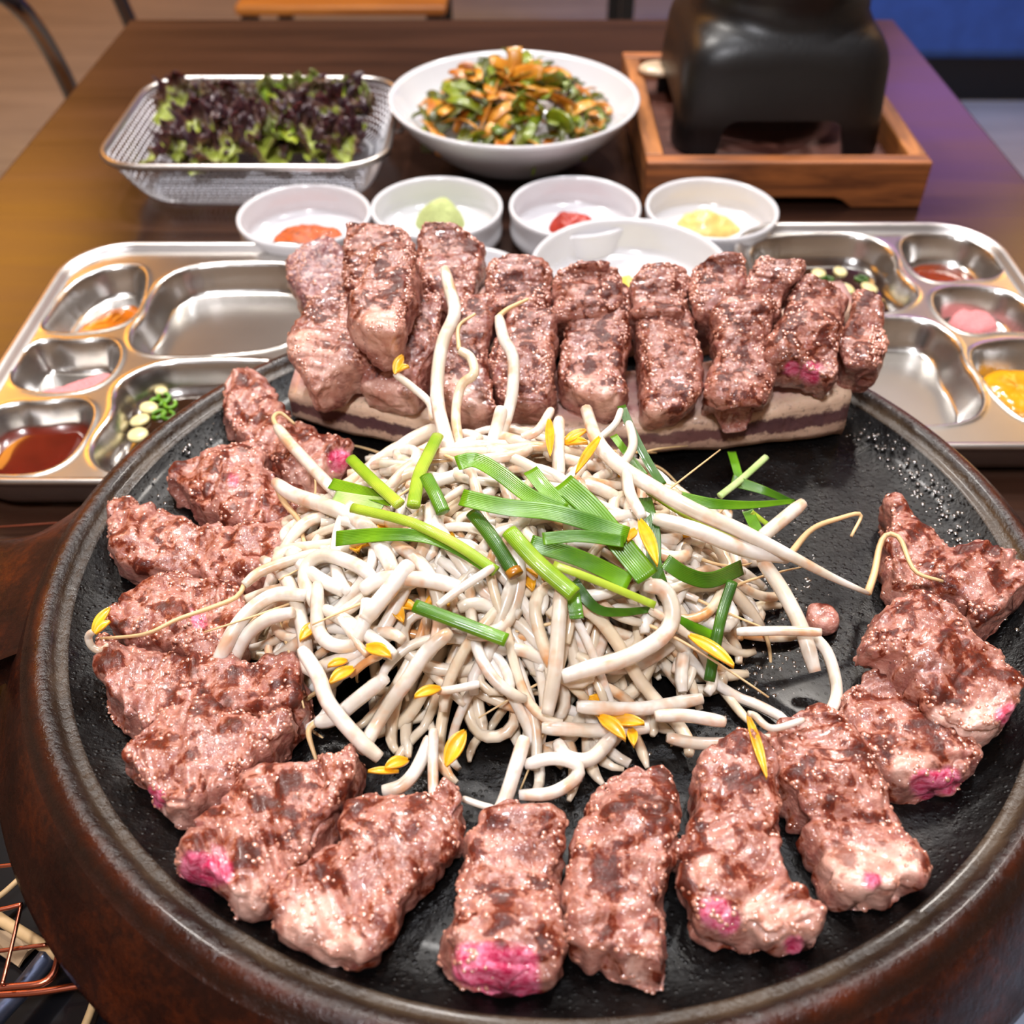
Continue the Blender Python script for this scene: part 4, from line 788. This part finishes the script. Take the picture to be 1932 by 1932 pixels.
def ring_bit(px, py, z, label, group, cat='chive', mat=M_GREEN):
    a = np.linspace(0, 5.4, 12); r = .0038; P = np.stack([r*np.cos(a), r*np.sin(a)*.8, 0*a+.001], 1)
    V, Fs = tube(P, .0011, 6); p = tab(px, py, z); o = link('chopped_chive', mkmesh('chopped_chive', V, Fs, mat, True, {'across': np.zeros(len(V))}), loc=p.tolist()); o.rotation_euler.z = RNG.uniform(0, 6)
    return tag(o, label, cat, group)
for px, py in ((310,752),(322,765),(300,784),(318,786),(296,762)): ring_bit(px, py, .0112, 'chopped green chive bit floating in the left soy dip', 'chive bits in the left soy dip')
for px, py in ((1615,560),(1560,530),(1650,575),(1678,600),(1625,528)): ring_bit(px, py, .0112, 'chopped green chive bit floating in the right soy dip', 'chive bits in the right soy dip', mat=M_DKGREEN)
# ------------------------------------------------------------------ white bowls
def bowl_me(name, R, Hh, foot, wall=.003, straight=.8):
    fl = .0075
    pr = [(0, .0012), (foot*.9, .0012), (foot, 0), (foot+.002, .0005), (R*straight+foot*(1-straight)+.0, Hh*.30), (R*.975, Hh*.62), (R, Hh*.95), (R-.0008, Hh), (R-wall*.7, Hh), (R-wall, Hh*.95), (R*.975-wall, Hh*.62), (R*straight+foot*(1-straight)-wall, max(Hh*.38, fl+.003)), (foot*.94, fl+.0006), (foot*.6, fl), (0, fl)]
    pr = spline(np.array(pr), 64); pr[:, 0] = np.maximum(pr[:, 0], 0)
    V, Fs = lathe(pr, 72); return mkmesh(name, V, Fs, M_WHITE)
B1 = bowl_me('sauce_bowl', .0465, .030, .037, .0030, .9)
SB = [(*tab(573.5, 402, .030)[:2], 'white sauce bowl holding orange brown bean paste'), (*tab(824, 387, .030)[:2], 'white sauce bowl holding pale green powder'), (*tab(1085, 386, .030)[:2], 'white sauce bowl holding a red chilli paste blob'), (*tab(1343.5, 390, .030)[:2], 'white sauce bowl holding cream coloured minced garlic')]
for x, y, lab in SB: tag(link('sauce_bowl', B1, loc=(x, y, 0)), lab, 'bowl', 'row of white sauce bowls')
tag(link('sauce_bowl', bowl_me('small_bowl', .0465, .030, .037, .0030, .9), loc=(-.032, .560, 0)), 'white bowl half hidden behind the back left beef chunks', 'bowl')
tag(link('sauce_bowl', bowl_me('wide_bowl', .064, .036, .044, .0034, .78), loc=(.075, .570, 0)), 'wider white bowl with yellow green food behind the beef', 'bowl')
def mound(name, x, y, z, rx, ry, h, mat, label, cat, rough, seed, M_=None):
    n, m = 16, 40; V = []
    for i in range(n):
        f = 1-i/(n-1); a = np.linspace(0, 2*math.pi, m, endpoint=False)
        hh = h*(1-f*f)**.8
        V += [(rx*f*math.cos(t_)+1e-6*i, ry*f*math.sin(t_), hh) for t_ in a]
    V = np.array(V); d = fbm(V, 90, seed)*rough+noise(V, 300, seed+4)*rough*.4
    V[:, 2] += np.maximum(d, -rough)*(V[:, 2] > .0005); V[:, 0] += noise(V+.3, 60, seed+1)*rough; V[:, 1] += noise(V+.7, 60, seed+2)*rough
    o = link(name, mkmesh(name, V, grid_faces(n, m).tolist()+[list(range((n-1)*m, n*m))], mat), loc=(x, y, z)); return tag(o, label, cat)
M_SSAM = flat('orange_bean_paste', (176, 76, 8), .5, coat=.08, var=.4, scale=250, bump=.5)
M_POWDER = flat('pale_green_powder', (178, 188, 122), .8, var=.12, scale=700, bump=.8)
M_GOCHU = flat('red_chilli_paste', (160, 32, 4), .4, coat=.15, var=.15)
M_MINCED = flat('minced_garlic', (220, 188, 110), .35, coat=.3, var=.1, scale=200, sss=.1, bump=.4)
mound('bean_paste', *tab(580, 444, .010)[:2], .0074, .0245, .017, .008, M_SSAM, 'orange brown bean paste in the leftmost sauce bowl', 'paste', .0018, 1)
mound('green_powder', *tab(832, 416, .010)[:2], .0074, .018, .0165, .019, M_POWDER, 'heap of pale green powder in a white bowl', 'powder', .0016, 2)
mound('chilli_paste', *tab(1083, 426, .010)[:2], .0074, .0185, .015, .013, M_GOCHU, 'red chilli paste blob in a white bowl', 'paste', .0025, 3)
mound('minced_garlic', *tab(1335, 422, .010)[:2], .0074, .025, .017, .012, M_MINCED, 'cream minced garlic in the rightmost sauce bowl', 'garlic', .003, 4)
mound('yellow_food', .080, .572, .0074, .022, .022, .016, flat('yellow_green_food', (208, 196, 92), .3, coat=.4, var=.25, scale=120), 'yellow green food in the wide bowl behind the beef', 'food', .003, 5)
# salad bowl
pr = [(0, .002), (.038, .002), (.040, 0), (.043, .001), (.064, .014), (.087, .035), (.0985, .050), (.0995, .0525), (.0975, .0532), (.0955, .050), (.083, .034), (.060, .015), (.035, .008), (0, .007)]
V, Fs = lathe(spline(np.array(pr), 70)*[1, 1], 96); V[:, :2] *= 1.0
SX, SY = .0015, .806
tag(link('salad_bowl', mkmesh('salad_bowl', V, Fs, M_WHITE), loc=(SX, SY, 0)), 'large white round bowl of dressed green chive salad', 'bowl')
M_SG = chive_material('dressed_green_leaf', (70, 96, 14), (130, 140, 26)); M_SO = chive_material('dressed_orange_leaf', (168, 86, 14), (210, 146, 40)); M_SD = chive_material('dressed_dark_leaf', (46, 60, 14), (96, 98, 26))
for k in range(260):
    a = RNG.uniform(0, 2*math.pi); r = math.sqrt(RNG.uniform(0, 1)); x, y = r*.076*math.cos(a), r*.070*math.sin(a)-.002
    z = .036+.036*(1-r*r)+RNG.uniform(-.008, .003)
    L = RNG.uniform(.02, .042); th = RNG.uniform(0, math.pi); n = 9; s = np.linspace(-.5, .5, n)
    cur = RNG.normal(0, .35); el = RNG.normal(0, .35)
    P = np.stack([L*s*math.cos(th)-L*cur*s*s*math.sin(th), L*s*math.sin(th)+L*cur*s*s*math.cos(th), L*s*el-L*.5*s*s], 1)
    xy = P[:, :2]+[x, y]; rr = np.hypot(*xy.T); lim = .082
    P[:, :2] = xy*np.minimum(1, lim/np.maximum(rr, 1e-6))[:, None]-[x, y]
    V, Fs = tube(P, RNG.uniform(.0026, .0060)*np.interp(s, [-.5, -.4, .3, .5], [.7, 1, 1, .4]), 8, .16, RNG.normal(0, .6, 3)+[0, 0, 1])
    q = RNG.rand(); orange = q < .36
    m = M_SO if orange else (M_SG if q < .72 else M_SD)
    o = link('salad_strip', mkmesh('salad_strip', V, Fs, m, True, {'across': np.tile(np.cos(np.linspace(0, 2*math.pi, 8, endpoint=False)), n)}), loc=(SX+x, SY+y, z))
    if orange: tag(o, 'orange sauce coated strip among the greens in the salad bowl', 'salad', 'orange strips in the salad bowl')
    else: tag(o, 'dressed green leaf strip heaped in the white salad bowl', 'salad', 'green strips in the salad bowl')
p0, p1 = tab(968, 158, .062), tab(968, 158, .062)+np.array([.001, .010, .024])
P = spline([p0, (p0+p1)/2+[0.001, 0, .003], p1], 10); V, Fs = tube(P-p0, .006, 10, .15, (0, -1, .3))
tag(link('salad_strip', mkmesh('upright_salad_strip', V, Fs, M_SO, True, {'across': np.zeros(len(V))}), loc=p0.tolist()), 'orange brown leaf standing upright at the back of the salad', 'salad')
# ------------------------------------------------------------------ lettuce basket
BX, BY = -.199, .787
bk = tag(empty('wire_basket', (BX, BY, 0)), 'rectangular steel wire mesh basket of lettuce', 'basket')
def basket_ring(q):
    hx = .084+.021*q**.7; hy = .066+.019*q**.7; return hx, hy, .036
HB = .039
def ring_pos(u, q):
    hx, hy, r = basket_ring(q); pts = rrect(hx, hy, r, 10); P = np.vstack([pts, pts[:1]]); L = np.r_[0, np.cumsum(np.hypot(*np.diff(P, axis=0).T))]
    s = (u % 1)*L[-1]; return np.array([np.interp(s, L, P[:, 0]), np.interp(s, L, P[:, 1])])
NC, NRW = 136, 10
vid, Vh = {}, []
def hv(i, j):
    i = i % (2*NC)
    if (i, j) not in vid:
        row, part_ = divmod(j, 2)
        vv = (row*1.5+(0 if not part_ else .5))/(NRW*1.5); q = min(1, max(0, vv)); fl = max(0.0, .16-q)/.16
        x, y = ring_pos(i/(2*NC), q); k = 1-.06*fl*fl
        vid[(i, j)] = len(Vh); Vh.append((x*k, y*k, HB*q*(1-.0*fl)+.001))
    return vid[(i, j)]
Fh = []
for r_ in range(NRW):
    for c_ in range(NC):
        i0 = 2*c_+(r_ % 2)
        # hexagon: bottom, lower right, upper right, top, upper left, lower left
        j = 2*r_
        Fh.append([hv(i0+1, j), hv(i0+2, j+1), hv(i0+2, j+2), hv(i0+1, j+3), hv(i0, j+2), hv(i0, j+1)])
Vh = np.array(Vh)
mh = mkmesh('mesh_wall', Vh, Fh, M_WIRE, False); o = link('mesh_wall', mh, bk)
wf = o.modifiers.new('wire', 'WIREFRAME'); wf.thickness = .0010; wf.use_even_offset = False
n_ = 26; Vb, Fb = [], []
pb = rrect(.0805, .0625, .034, 8)
for a_ in range(n_*2+1):
    for b_ in range(n_+1): Vb.append((-.082+.164*a_/(2*n_), -.064+.128*b_/n_, .0012))
Vb = np.array(Vb); Fg = grid_faces(2*n_+1, n_+1, False); sd = poly_sdf(Vb[:, :2], pb); Fg = Fg[(sd[Fg] < .002).all(1)]
o = link('mesh_floor', mkmesh('mesh_floor', Vb, Fg.tolist(), M_WIRE, False), bk); wf = o.modifiers.new('wire', 'WIREFRAME'); wf.thickness = .0010; wf.use_even_offset = False
hx, hy, r_ = basket_ring(1.0); P = rrect(hx+.001, hy+.001, r_, 12); P = np.vstack([P, P[:1]]); P3 = np.column_stack([P, np.full(len(P), HB+.001)])
V, Fs = tube(P3, .0028, 10); link('rim_wire', mkmesh('rim_wire', V, Fs, M_STEEL_R), bk)
for sg in (-1, 1):
    P = np.array([(sg*(hx+.001), -.012, HB-.002), (sg*(hx+.007), -.010, HB-.004), (sg*(hx+.008), 0, HB-.004), (sg*(hx+.007), .010, HB-.004), (sg*(hx+.001), .012, HB-.002)])
    V, Fs = tube(spline(P, 16), .0016, 8); link('side_loop', mkmesh('side_loop', V, Fs, M_STEEL_R), bk)
def lettuce_mat(name, base, mid, edge):
    t = NT(name); e = t.attr('rim'); c = t.coord(rnd=True)
    f = t.math('ADD', e, t.math('MULTIPLY', t.math('SUBTRACT', t.noise(c, 70, 3), .5), .5))
    return t.out(color=t.ramp(f, [(.15, lin(*base)), (.45, lin(*mid)), (.8, lin(*edge))]), rough=.35, coat=.15, sss=.05, normal=t.bump(t.noise(c, 220, 3), .4, .001))
M_LR = lettuce_mat('red_leaf_lettuce', (150, 160, 60), (96, 62, 48), (52, 26, 34)); M_LG = lettuce_mat('green_leaf_lettuce', (190, 200, 60), (132, 168, 30), (104, 110, 50)); M_LB = lettuce_mat('olive_leaf_lettuce', (160, 170, 80), (120, 112, 62), (84, 60, 46))
def lettuce_mesh(seed, mat, ln, wd):
    rs = np.random.RandomState(seed); nu, nv = 46, 40; u = np.linspace(0, 1, nu)[:, None]; v = np.linspace(-1, 1, nv)[None]
    half = wd*(.18+.82*np.sin(np.clip(u*1.0, 0, 1)*math.pi*.62)**1.2)*np.where(u > .9, np.sqrt(np.clip(1-((u-.9)/.1)**2, 0, 1))*.45+.55, 1)
    e = np.maximum(np.abs(v)**2.2*np.minimum(1, u*1.8), np.clip((u-.55)/.45, 0, 1)**1.6)
    ph = rs.uniform(0, 6, 6)
    ruf = e*(.010*np.sin(u*19+ph[0]+3*v)+.008*np.sin(v*13+ph[1]+u*5)+.006*np.sin(u*41+v*21+ph[2]))
    x = half*v*(1+.12*np.sin(u*23+ph[3])*e); y = ln*u+0*v+.006*np.sin(v*17+ph[4])*e
    z = ruf+.25*ln*(u-.4)**2+.3*wd*np.abs(v)**2*.8
    V = np.stack([x+0*u, y, z], -1).reshape(-1, 3); V = V+np.stack([noise(V, 90, seed), noise(V, 90, seed+1), noise(V, 90, seed+2)], 1)*.0035*e.reshape(-1, 1)
    me = mkmesh('lettuce_leaf', V, grid_faces(nu, nv, False).tolist(), mat, True, {'rim': (e+0*u).reshape(-1)}); return me
LR = [lettuce_mesh(i, M_LR, .085, .036) for i in range(5)]; LG = [lettuce_mesh(20+i, M_LG, .08, .034) for i in range(3)]; LO = [lettuce_mesh(40+i, M_LB, .08, .034) for i in range(3)]
def lettuce(me, x, y, z, yaw, pitch, sc, lab, grp):
    o = link('lettuce_leaf', me, loc=(x, y, z)); o.rotation_euler = (pitch, RNG.uniform(-.4, .4), yaw); o.scale = (sc,)*3
    sol = o.modifiers.new('leaf', 'SOLIDIFY'); sol.thickness = .0006
    return tag(o, lab, 'lettuce', grp)
for k in range(34):
    x = BX-.082+.160*((k*7) % 34)/33+RNG.uniform(-.01, .01); y = BY-.030+.024*(k % 3)+RNG.uniform(-.008, .004)
    yaw = RNG.uniform(-1.3, 1.3); sc = RNG.uniform(.42, .62)
    if x < BX-.05: yaw = -abs(yaw)
    if x > BX+.05: yaw = abs(yaw)
    lettuce(LR[k % 5], x, y, RNG.uniform(.008, .022)+.003*(k % 3), yaw, RNG.uniform(.1, .75), sc, 'dark red frilly lettuce leaf packed in the wire basket', 'red lettuce leaves in the basket')
for k in range(9):
    lettuce(LO[k % 3], BX-.065+.016*k, BY+.022+RNG.uniform(-.008, .008), .022, RNG.uniform(-.7, .7), RNG.uniform(.5, 1.0), .45, 'olive brown lettuce leaf at the back of the wire basket', 'olive lettuce leaves in the basket')
for dx, dy, z, yw, pt_, sc, lab in [(-.018, .016, .030, -.3, .5, .22, 'bright green lettuce tip left of the basket middle'), (.012, .028, .026, .3, .8, .42, 'yellow green lettuce leaf standing in the middle of the basket'), (.062, .022, .028, -.2, .6, .42, 'yellow green lettuce leaf at the right end of the basket'), (.040, .040, .028, .5, .8, .40, 'bright green lettuce leaf at the rear right of the basket'), (.030, -.018, .028, .9, .3, .32, 'pale green lettuce piece among the dark red leaves, right of the basket middle')]:
    lettuce(LG[0], BX+dx, BY+dy, z, yw, pt_, sc, lab, 'green lettuce leaves in the basket')
# ------------------------------------------------------------------ wooden stand with the black iron burner
WX0, WX1, WY0, WY1 = .100, .312, .719, .950
wt = tag(empty('wooden_stand', ((WX0+WX1)/2, (WY0+WY1)/2, 0)), 'charred orange wood stand tray under the black burner', 'stand')
hw, hd = (WX1-WX0)/2, (WY1-WY0)/2
def board_with_notch(w, h, th):
    pts = [(-w, .0), (-w*.50, .0), (-w*.42, .006), (-w*.36, .008), (w*.36, .008), (w*.42, .006), (w*.50, .0), (w, 0), (w, h), (-w, h)]
    V = [(x, -th/2, z) for x, z in pts]+[(x, th/2, z) for x, z in pts]; n = len(pts)
    Fc = [list(range(n)), list(range(n, 2*n))[::-1]]+[[i, i+n, (i+1) % n+n, (i+1) % n] for i in range(n)]
    return np.array(V), Fc
for sy in (-1, 1):
    V, Fs = board_with_notch(hw, .036, .014); V[:, 1] += sy*(hd-.007)
    o = link('end_board', mkmesh('end_board', V, Fs, M_BOX, False), wt); bmf(o.data); bev(o, .0015, 2)
for sx in (-1, 1):
    V, Fs = box(sx*hw-(.014 if sx > 0 else 0), sx*hw+(.014 if sx < 0 else 0), -hd+.0145, hd-.0145, .005, .036)
    bev(link('side_board', mkmesh('side_board', V, Fs, M_BOXS, False), wt), .0015, 2)
V, Fs = box(-hw+.0145, hw-.0145, -hd+.0145, hd-.0145, .010, .017)
link('floor_board', mkmesh('floor_board', V, Fs, M_BOXF, False), wt)
BXc, BYc = .2105, .853
br = tag(empty('tabletop_burner', (BXc, BYc, .0172)), 'black cast iron tabletop burner standing in the wooden stand', 'burner')
def sq_ring(h, r, n=64, roundness=4.0):
    a = np.linspace(0, 2*math.pi, n, endpoint=False); c, s = np.cos(a), np.sin(a); k = (np.abs(c)**roundness+np.abs(s)**roundness)**(-1/roundness)
    return np.stack([h*k*c, h*k*s], 1)
lv = [(0, .0815, 9), (.003, .0825, 9), (.025, .0815, 8), (.046, .0805, 7), (.064, .0792, 7), (.073, .0772, 6.5), (.080, .0735, 5.5), (.084, .0705, 4.5), (.087, .0685, 3.4), (.092, .0668, 2.6), (.100, .0675, 2.2), (.108, .0710, 2.0), (.116, .0745, 2), (.120, .076, 2)]
V = []
for z, h, k in lv: V += [(x, y, z) for x, y in sq_ring(h, 0, 64, k)]
inner = [(z, h-.006, k) for z, h, k in lv[::-1]]
for z, h, k in inner: V += [(x, y, z) for x, y in sq_ring(h, 0, 64, k)]
V = np.array(V); Fs = grid_faces(len(lv)*2, 64).tolist(); last = (len(lv)*2-1)*64
Fs += [[j, last+j, last+(j+1) % 64, (j+1) % 64] for j in range(64)]
body = link('body', mkmesh('burner_body', V, Fs, M_BLACK, True), br); bmf(body.data)
cut = []
def arch(w, z0, z1, r=.012, n=8):
    pts = [(-w-.006, z0)]
    for a in np.linspace(180, 90, n): pts.append((-w+r+r*math.cos(math.radians(a)), z1-r+r*math.sin(math.radians(a))))
    for a in np.linspace(90, 0, n): pts.append((w-r+r*math.cos(math.radians(a)), z1-r+r*math.sin(math.radians(a))))
    return pts+[(w+.006, z0)]
for ax in (0, 1):
    p = arch(.047, -.01, .028); n = len(p); Va = [(x, -.12, z) for x, z in p]+[(x, .12, z) for x, z in p]
    if ax: Va = [(-y, x, z) for x, y, z in Va]
    Fa = [list(range(n))[::-1], list(range(n, 2*n))]+[[i, (i+1) % n, (i+1) % n+n, i+n] for i in range(n)]
    co = link('cutter', mkmesh('cutter', Va, Fa, None, False), br); bmf(co.data); cut.append(co)
    md = body.modifiers.new('cut', 'BOOLEAN'); md.object = co; md.solver = 'EXACT'
bpy.context.view_layer.update()
nm = bpy.data.meshes.new_from_object(body.evaluated_get(bpy.context.evaluated_depsgraph_get())); body.modifiers.clear(); body.data = nm; nm.name = 'burner_body'
for co in cut: bpy.data.objects.remove(co)
nm.shade_smooth()
try: nm.set_sharp_from_angle(angle=math.radians(40))
except Exception: pass
V, Fs = tube(np.column_stack([np.cos(np.linspace(0, 2*math.pi, 49))*.056, np.sin(np.linspace(0, 2*math.pi, 49))*.056, np.full(49, .124)]), .0035, 8); link('steel_top_ring', mkmesh('steel_top_ring', V, Fs, M_STEEL_R), br)
V, Fs = lathe([(0, .052), (.05, .052), (.052, .049), (.050, .040), (.030, .034), (0, .033)], 40); link('fuel_cup', mkmesh('fuel_cup', V, Fs, M_BLACKP), br)
V, Fs = box(-.012, .012, -.075, .075, .030, .033); link('cup_support', mkmesh('cup_support', V, Fs, M_BLACK, False), br)
# a small white porcelain spoon rest end behind the burner
p = tab(1245, 133, .038); V, Fs = lathe([(0, .006), (.012, .006), (.015, .003), (.013, 0), (0, 0)], 24); V[:, 0] *= 1.3
tag(link('small_dish', mkmesh('small_dish', V, Fs, flat('cream_ceramic', (206, 180, 150), .3, coat=.3)), loc=(p[0], p[1], .0365)), 'small cream dish on the rear left corner of the wooden stand', 'dish')
# ------------------------------------------------------------------ what stands under the pan
sx0, sx1, sy0, sy1 = -.20, .20, .05, .36
gs = tag(empty('gas_stove', (0, .235, 0)), 'black table gas stove hidden under the iron pan, corner at lower left', 'stove')
bev(link('drip_tray', mkmesh('drip_tray', *box(-.21, .215, -.16, .10, .0005, .010), M_BLACKP, False), gs), .004)
V, Fs = lathe([(0, .034), (.035, .034), (.038, .030), (.038, .012), (0, .012)], 40); link('burner_head', mkmesh('burner_head', V, Fs, M_BLACK), gs)
for k in range(4):
    a = k*math.pi/2+.8; c, s = math.cos(a), math.sin(a); P = np.array([(c*.05, s*.05, .012), (c*.05, s*.05, .030), (c*.10, s*.10, .036), (c*.11, s*.11, .012)])
    V, Fs = tube(spline(P, 14), .004, 8); link('pan_support', mkmesh('pan_support', V, Fs, M_BLACK), gs)
V, Fs = box(-.185, -.155, -.150, -.146, .010, .0135); link('vent_ridge', mkmesh('vent_ridge', V, Fs, M_BLACKP, False), gs)
rk = tag(empty('copper_wire_rack', (-.2, .2, .0)), 'copper coloured wire rack at the lower left under the pan', 'rack')
def wire(pts, z, wpx, name='wire'):
    P = np.array([tab(a, b, z) for a, b in pts])-[-.2, .2, 0]; r = wpx*.5*.33/F_PX
    V, Fs = tube(spline(P, 20), r, 8); link(name, mkmesh(name, V, Fs, M_COPPER), rk)
wire([(-60,1882),(0,1877),(72,1872),(150,1860),(260,1845)], .030, 14, 'frame_wire')
wire([(-60,1874),(0,1864),(70,1857),(95,1845),(106,1825),(112,1790)], .036, 14, 'frame_wire')
wire([(40,1708),(23,1782),(4,1859)], .038, 8); wire([(-40,1722),(0,1716),(42,1706)], .038, 9); wire([(-40,1800),(0,1794),(90,1782)], .034, 8); wire([(-40,1638),(0,1634),(60,1628)], .034, 8)
wire([(-60,996),(0,994),(60,990),(130,985)], .012, 6)
def stick(pts, z, wpx, lab, mat=M_STICK, name='wooden_stick', cat='stick', k=10):
    P = np.array([tab(a, b, z) for a, b in pts]); r = wpx*.5*.36/F_PX; b0 = P.mean(0); b0[2] -= r
    V, Fs = tube(spline(P-b0, 12), r, k); tag(link(name, mkmesh(name, V, Fs, mat), loc=b0.tolist()), lab, cat)
stick([(-60,1690),(0,1734),(68,1776),(130,1815)], .0235, 21, 'thick pale wooden stick under the copper wires, lower left')
stick([(-50,1720),(0,1690),(40,1655)], .0180, 11, 'thin wooden stick under the copper wires, above the thick one')
stick([(150,1960),(172,1905),(185,1860)], .0150, 14, 'wooden stick end below the rack at the bottom of the picture')
stick([(-40,1960),(0,1910),(45,1862),(95,1800)], .0215, 36, 'blue grey steel pipe under the copper rack', M_PIPE, 'steel_pipe', 'pipe', 16)
P = np.array([tab(a, b, .011) for a, b in ((-30,1755),(0,1757),(40,1770),(76,1786),(60,1808),(38,1828),(25,1818),(0,1805),(-30,1800))]); c = P.mean(0)
V = np.vstack([P, P+[0, 0, .0012]])-c; V[:, 2] += np.tile(RNG.uniform(0, .004, len(P)), 2); n = len(P)
o = link('torn_card', mkmesh('torn_card', V, [list(range(n))[::-1], list(range(n, 2*n))]+[[i, (i+1) % n, (i+1) % n+n, i+n] for i in range(n)], M_CARD, False), loc=c.tolist()); bmf(o.data)
tag(o, 'torn brown card lying under the wire rack', 'card')
t = NT('blue_grey_speckled_stone'); c = t.coord()
M_STONE = t.out(color=t.mix(t.ramp(t.noise(c, 260, 3), [(.34, G(1)), (.42, G(0))]), lin(138, 148, 168), lin(70, 78, 96)), rough=.4)
p = tab(1900, 1900, .012)
tag(bev(link('stone_trivet', mkmesh('stone_trivet', *box(-.10, .16, -.12, .06, 0, .012), M_STONE, False), loc=(.25, .13, 0.0)), .003), 'blue grey speckled stone slab at the lower right beside the pan', 'slab')
# ------------------------------------------------------------------ chairs and bench behind
ch = tag(empty('metal_chair', (-.56, 1.05, ZF)), 'black metal chair tucked under the left side of the table', 'chair')
M_TUBE = flat('glossy_black_tube', (30, 26, 32), .12, 0, .6, .1)
def hoop(pts):
    P = np.array([tab(a, b, z) for a, b, z in pts])-[-.56, 1.05, ZF]; return P
P = hoop([(160,235,-.16),(128,160,-.10),(100,105,-.06),(70,55,-.02),(40,18,.01),(5,-12,.03),(-60,-45,.045)])
Pm = P[-1]; rest = [Pm+np.array([-.02, .08, .008]), Pm+np.array([-.02, .26, .0]), Pm+np.array([.0, .36, -.05]), Pm+np.array([.03, .40, -.25])]
V, Fs = tube(spline(np.vstack([P, rest]), 60), .0105, 12); link('back_hoop', mkmesh('back_hoop', V, Fs, M_TUBE), ch)
bev(link('seat', mkmesh('seat', *box(-.05, .36, -.16, .24, .43, .45), M_SEAT, False), ch), .006)
for lx in (-.03, .33):
    for ly in (-.14, .22):
        V, Fs = tube(np.array([(lx, ly, .43), (lx, ly, 0)]), .011, 10); link('leg', mkmesh('leg', V, Fs, M_TUBE), ch)
def chair(x, y, lab, slant=0.0):
    c_ = tag(empty('wooden_seat_chair', (x, y, ZF)), lab, 'chair', 'chairs beyond the table')
    bev(link('seat', mkmesh('seat', *box(-.21, .21, -.19, .21, .44, .46), M_SEAT, False), c_), .008)
    for lx in (-1, 1):
        for ly in (-1, 1):
            V, Fs = box(-.016, .016, -.012, .012, 0, .445); V[V[:, 2] < .1, 0] += lx*slant; V[:, 0] += lx*.185; V[:, 1] += ly*.17-.0
            link('leg', mkmesh('leg', V, Fs, M_BLACK, False), c_)
    V, Fs = box(-.20, .20, .19, .215, .60, .86); bev(link('backrest', mkmesh('backrest', V, Fs, M_SEAT, False), c_), .006)
    for lx in (-1, 1):
        V, Fs = box(lx*.18-.014, lx*.18+.014, .19, .213, .44, .62); link('back_post', mkmesh('back_post', V, Fs, M_BLACK, False), c_)
    return c_
chair(-.34, 2.32, 'wooden seat chair with black legs seen beyond the far table edge, left')
chair(.46, 2.75, 'chair farther back whose black leg shows left of the burner', .0)
bn = tag(empty('booth_bench', (1.55, 3.1, ZF)), 'dark blue booth bench in the blue light, upper right', 'bench')
bev(link('seat_block', mkmesh('seat_block', *box(-.75, .85, -.30, .55, .12, .50), M_BENCH, False), bn), .03)
bev(link('backrest', mkmesh('bench_back', *box(-.75, .85, .40, .58, .50, 1.15), M_BENCH, False), bn), .03)
link('plinth', mkmesh('plinth', *box(-.72, .82, -.26, .55, 0, .12), M_BLACK, False), bn)
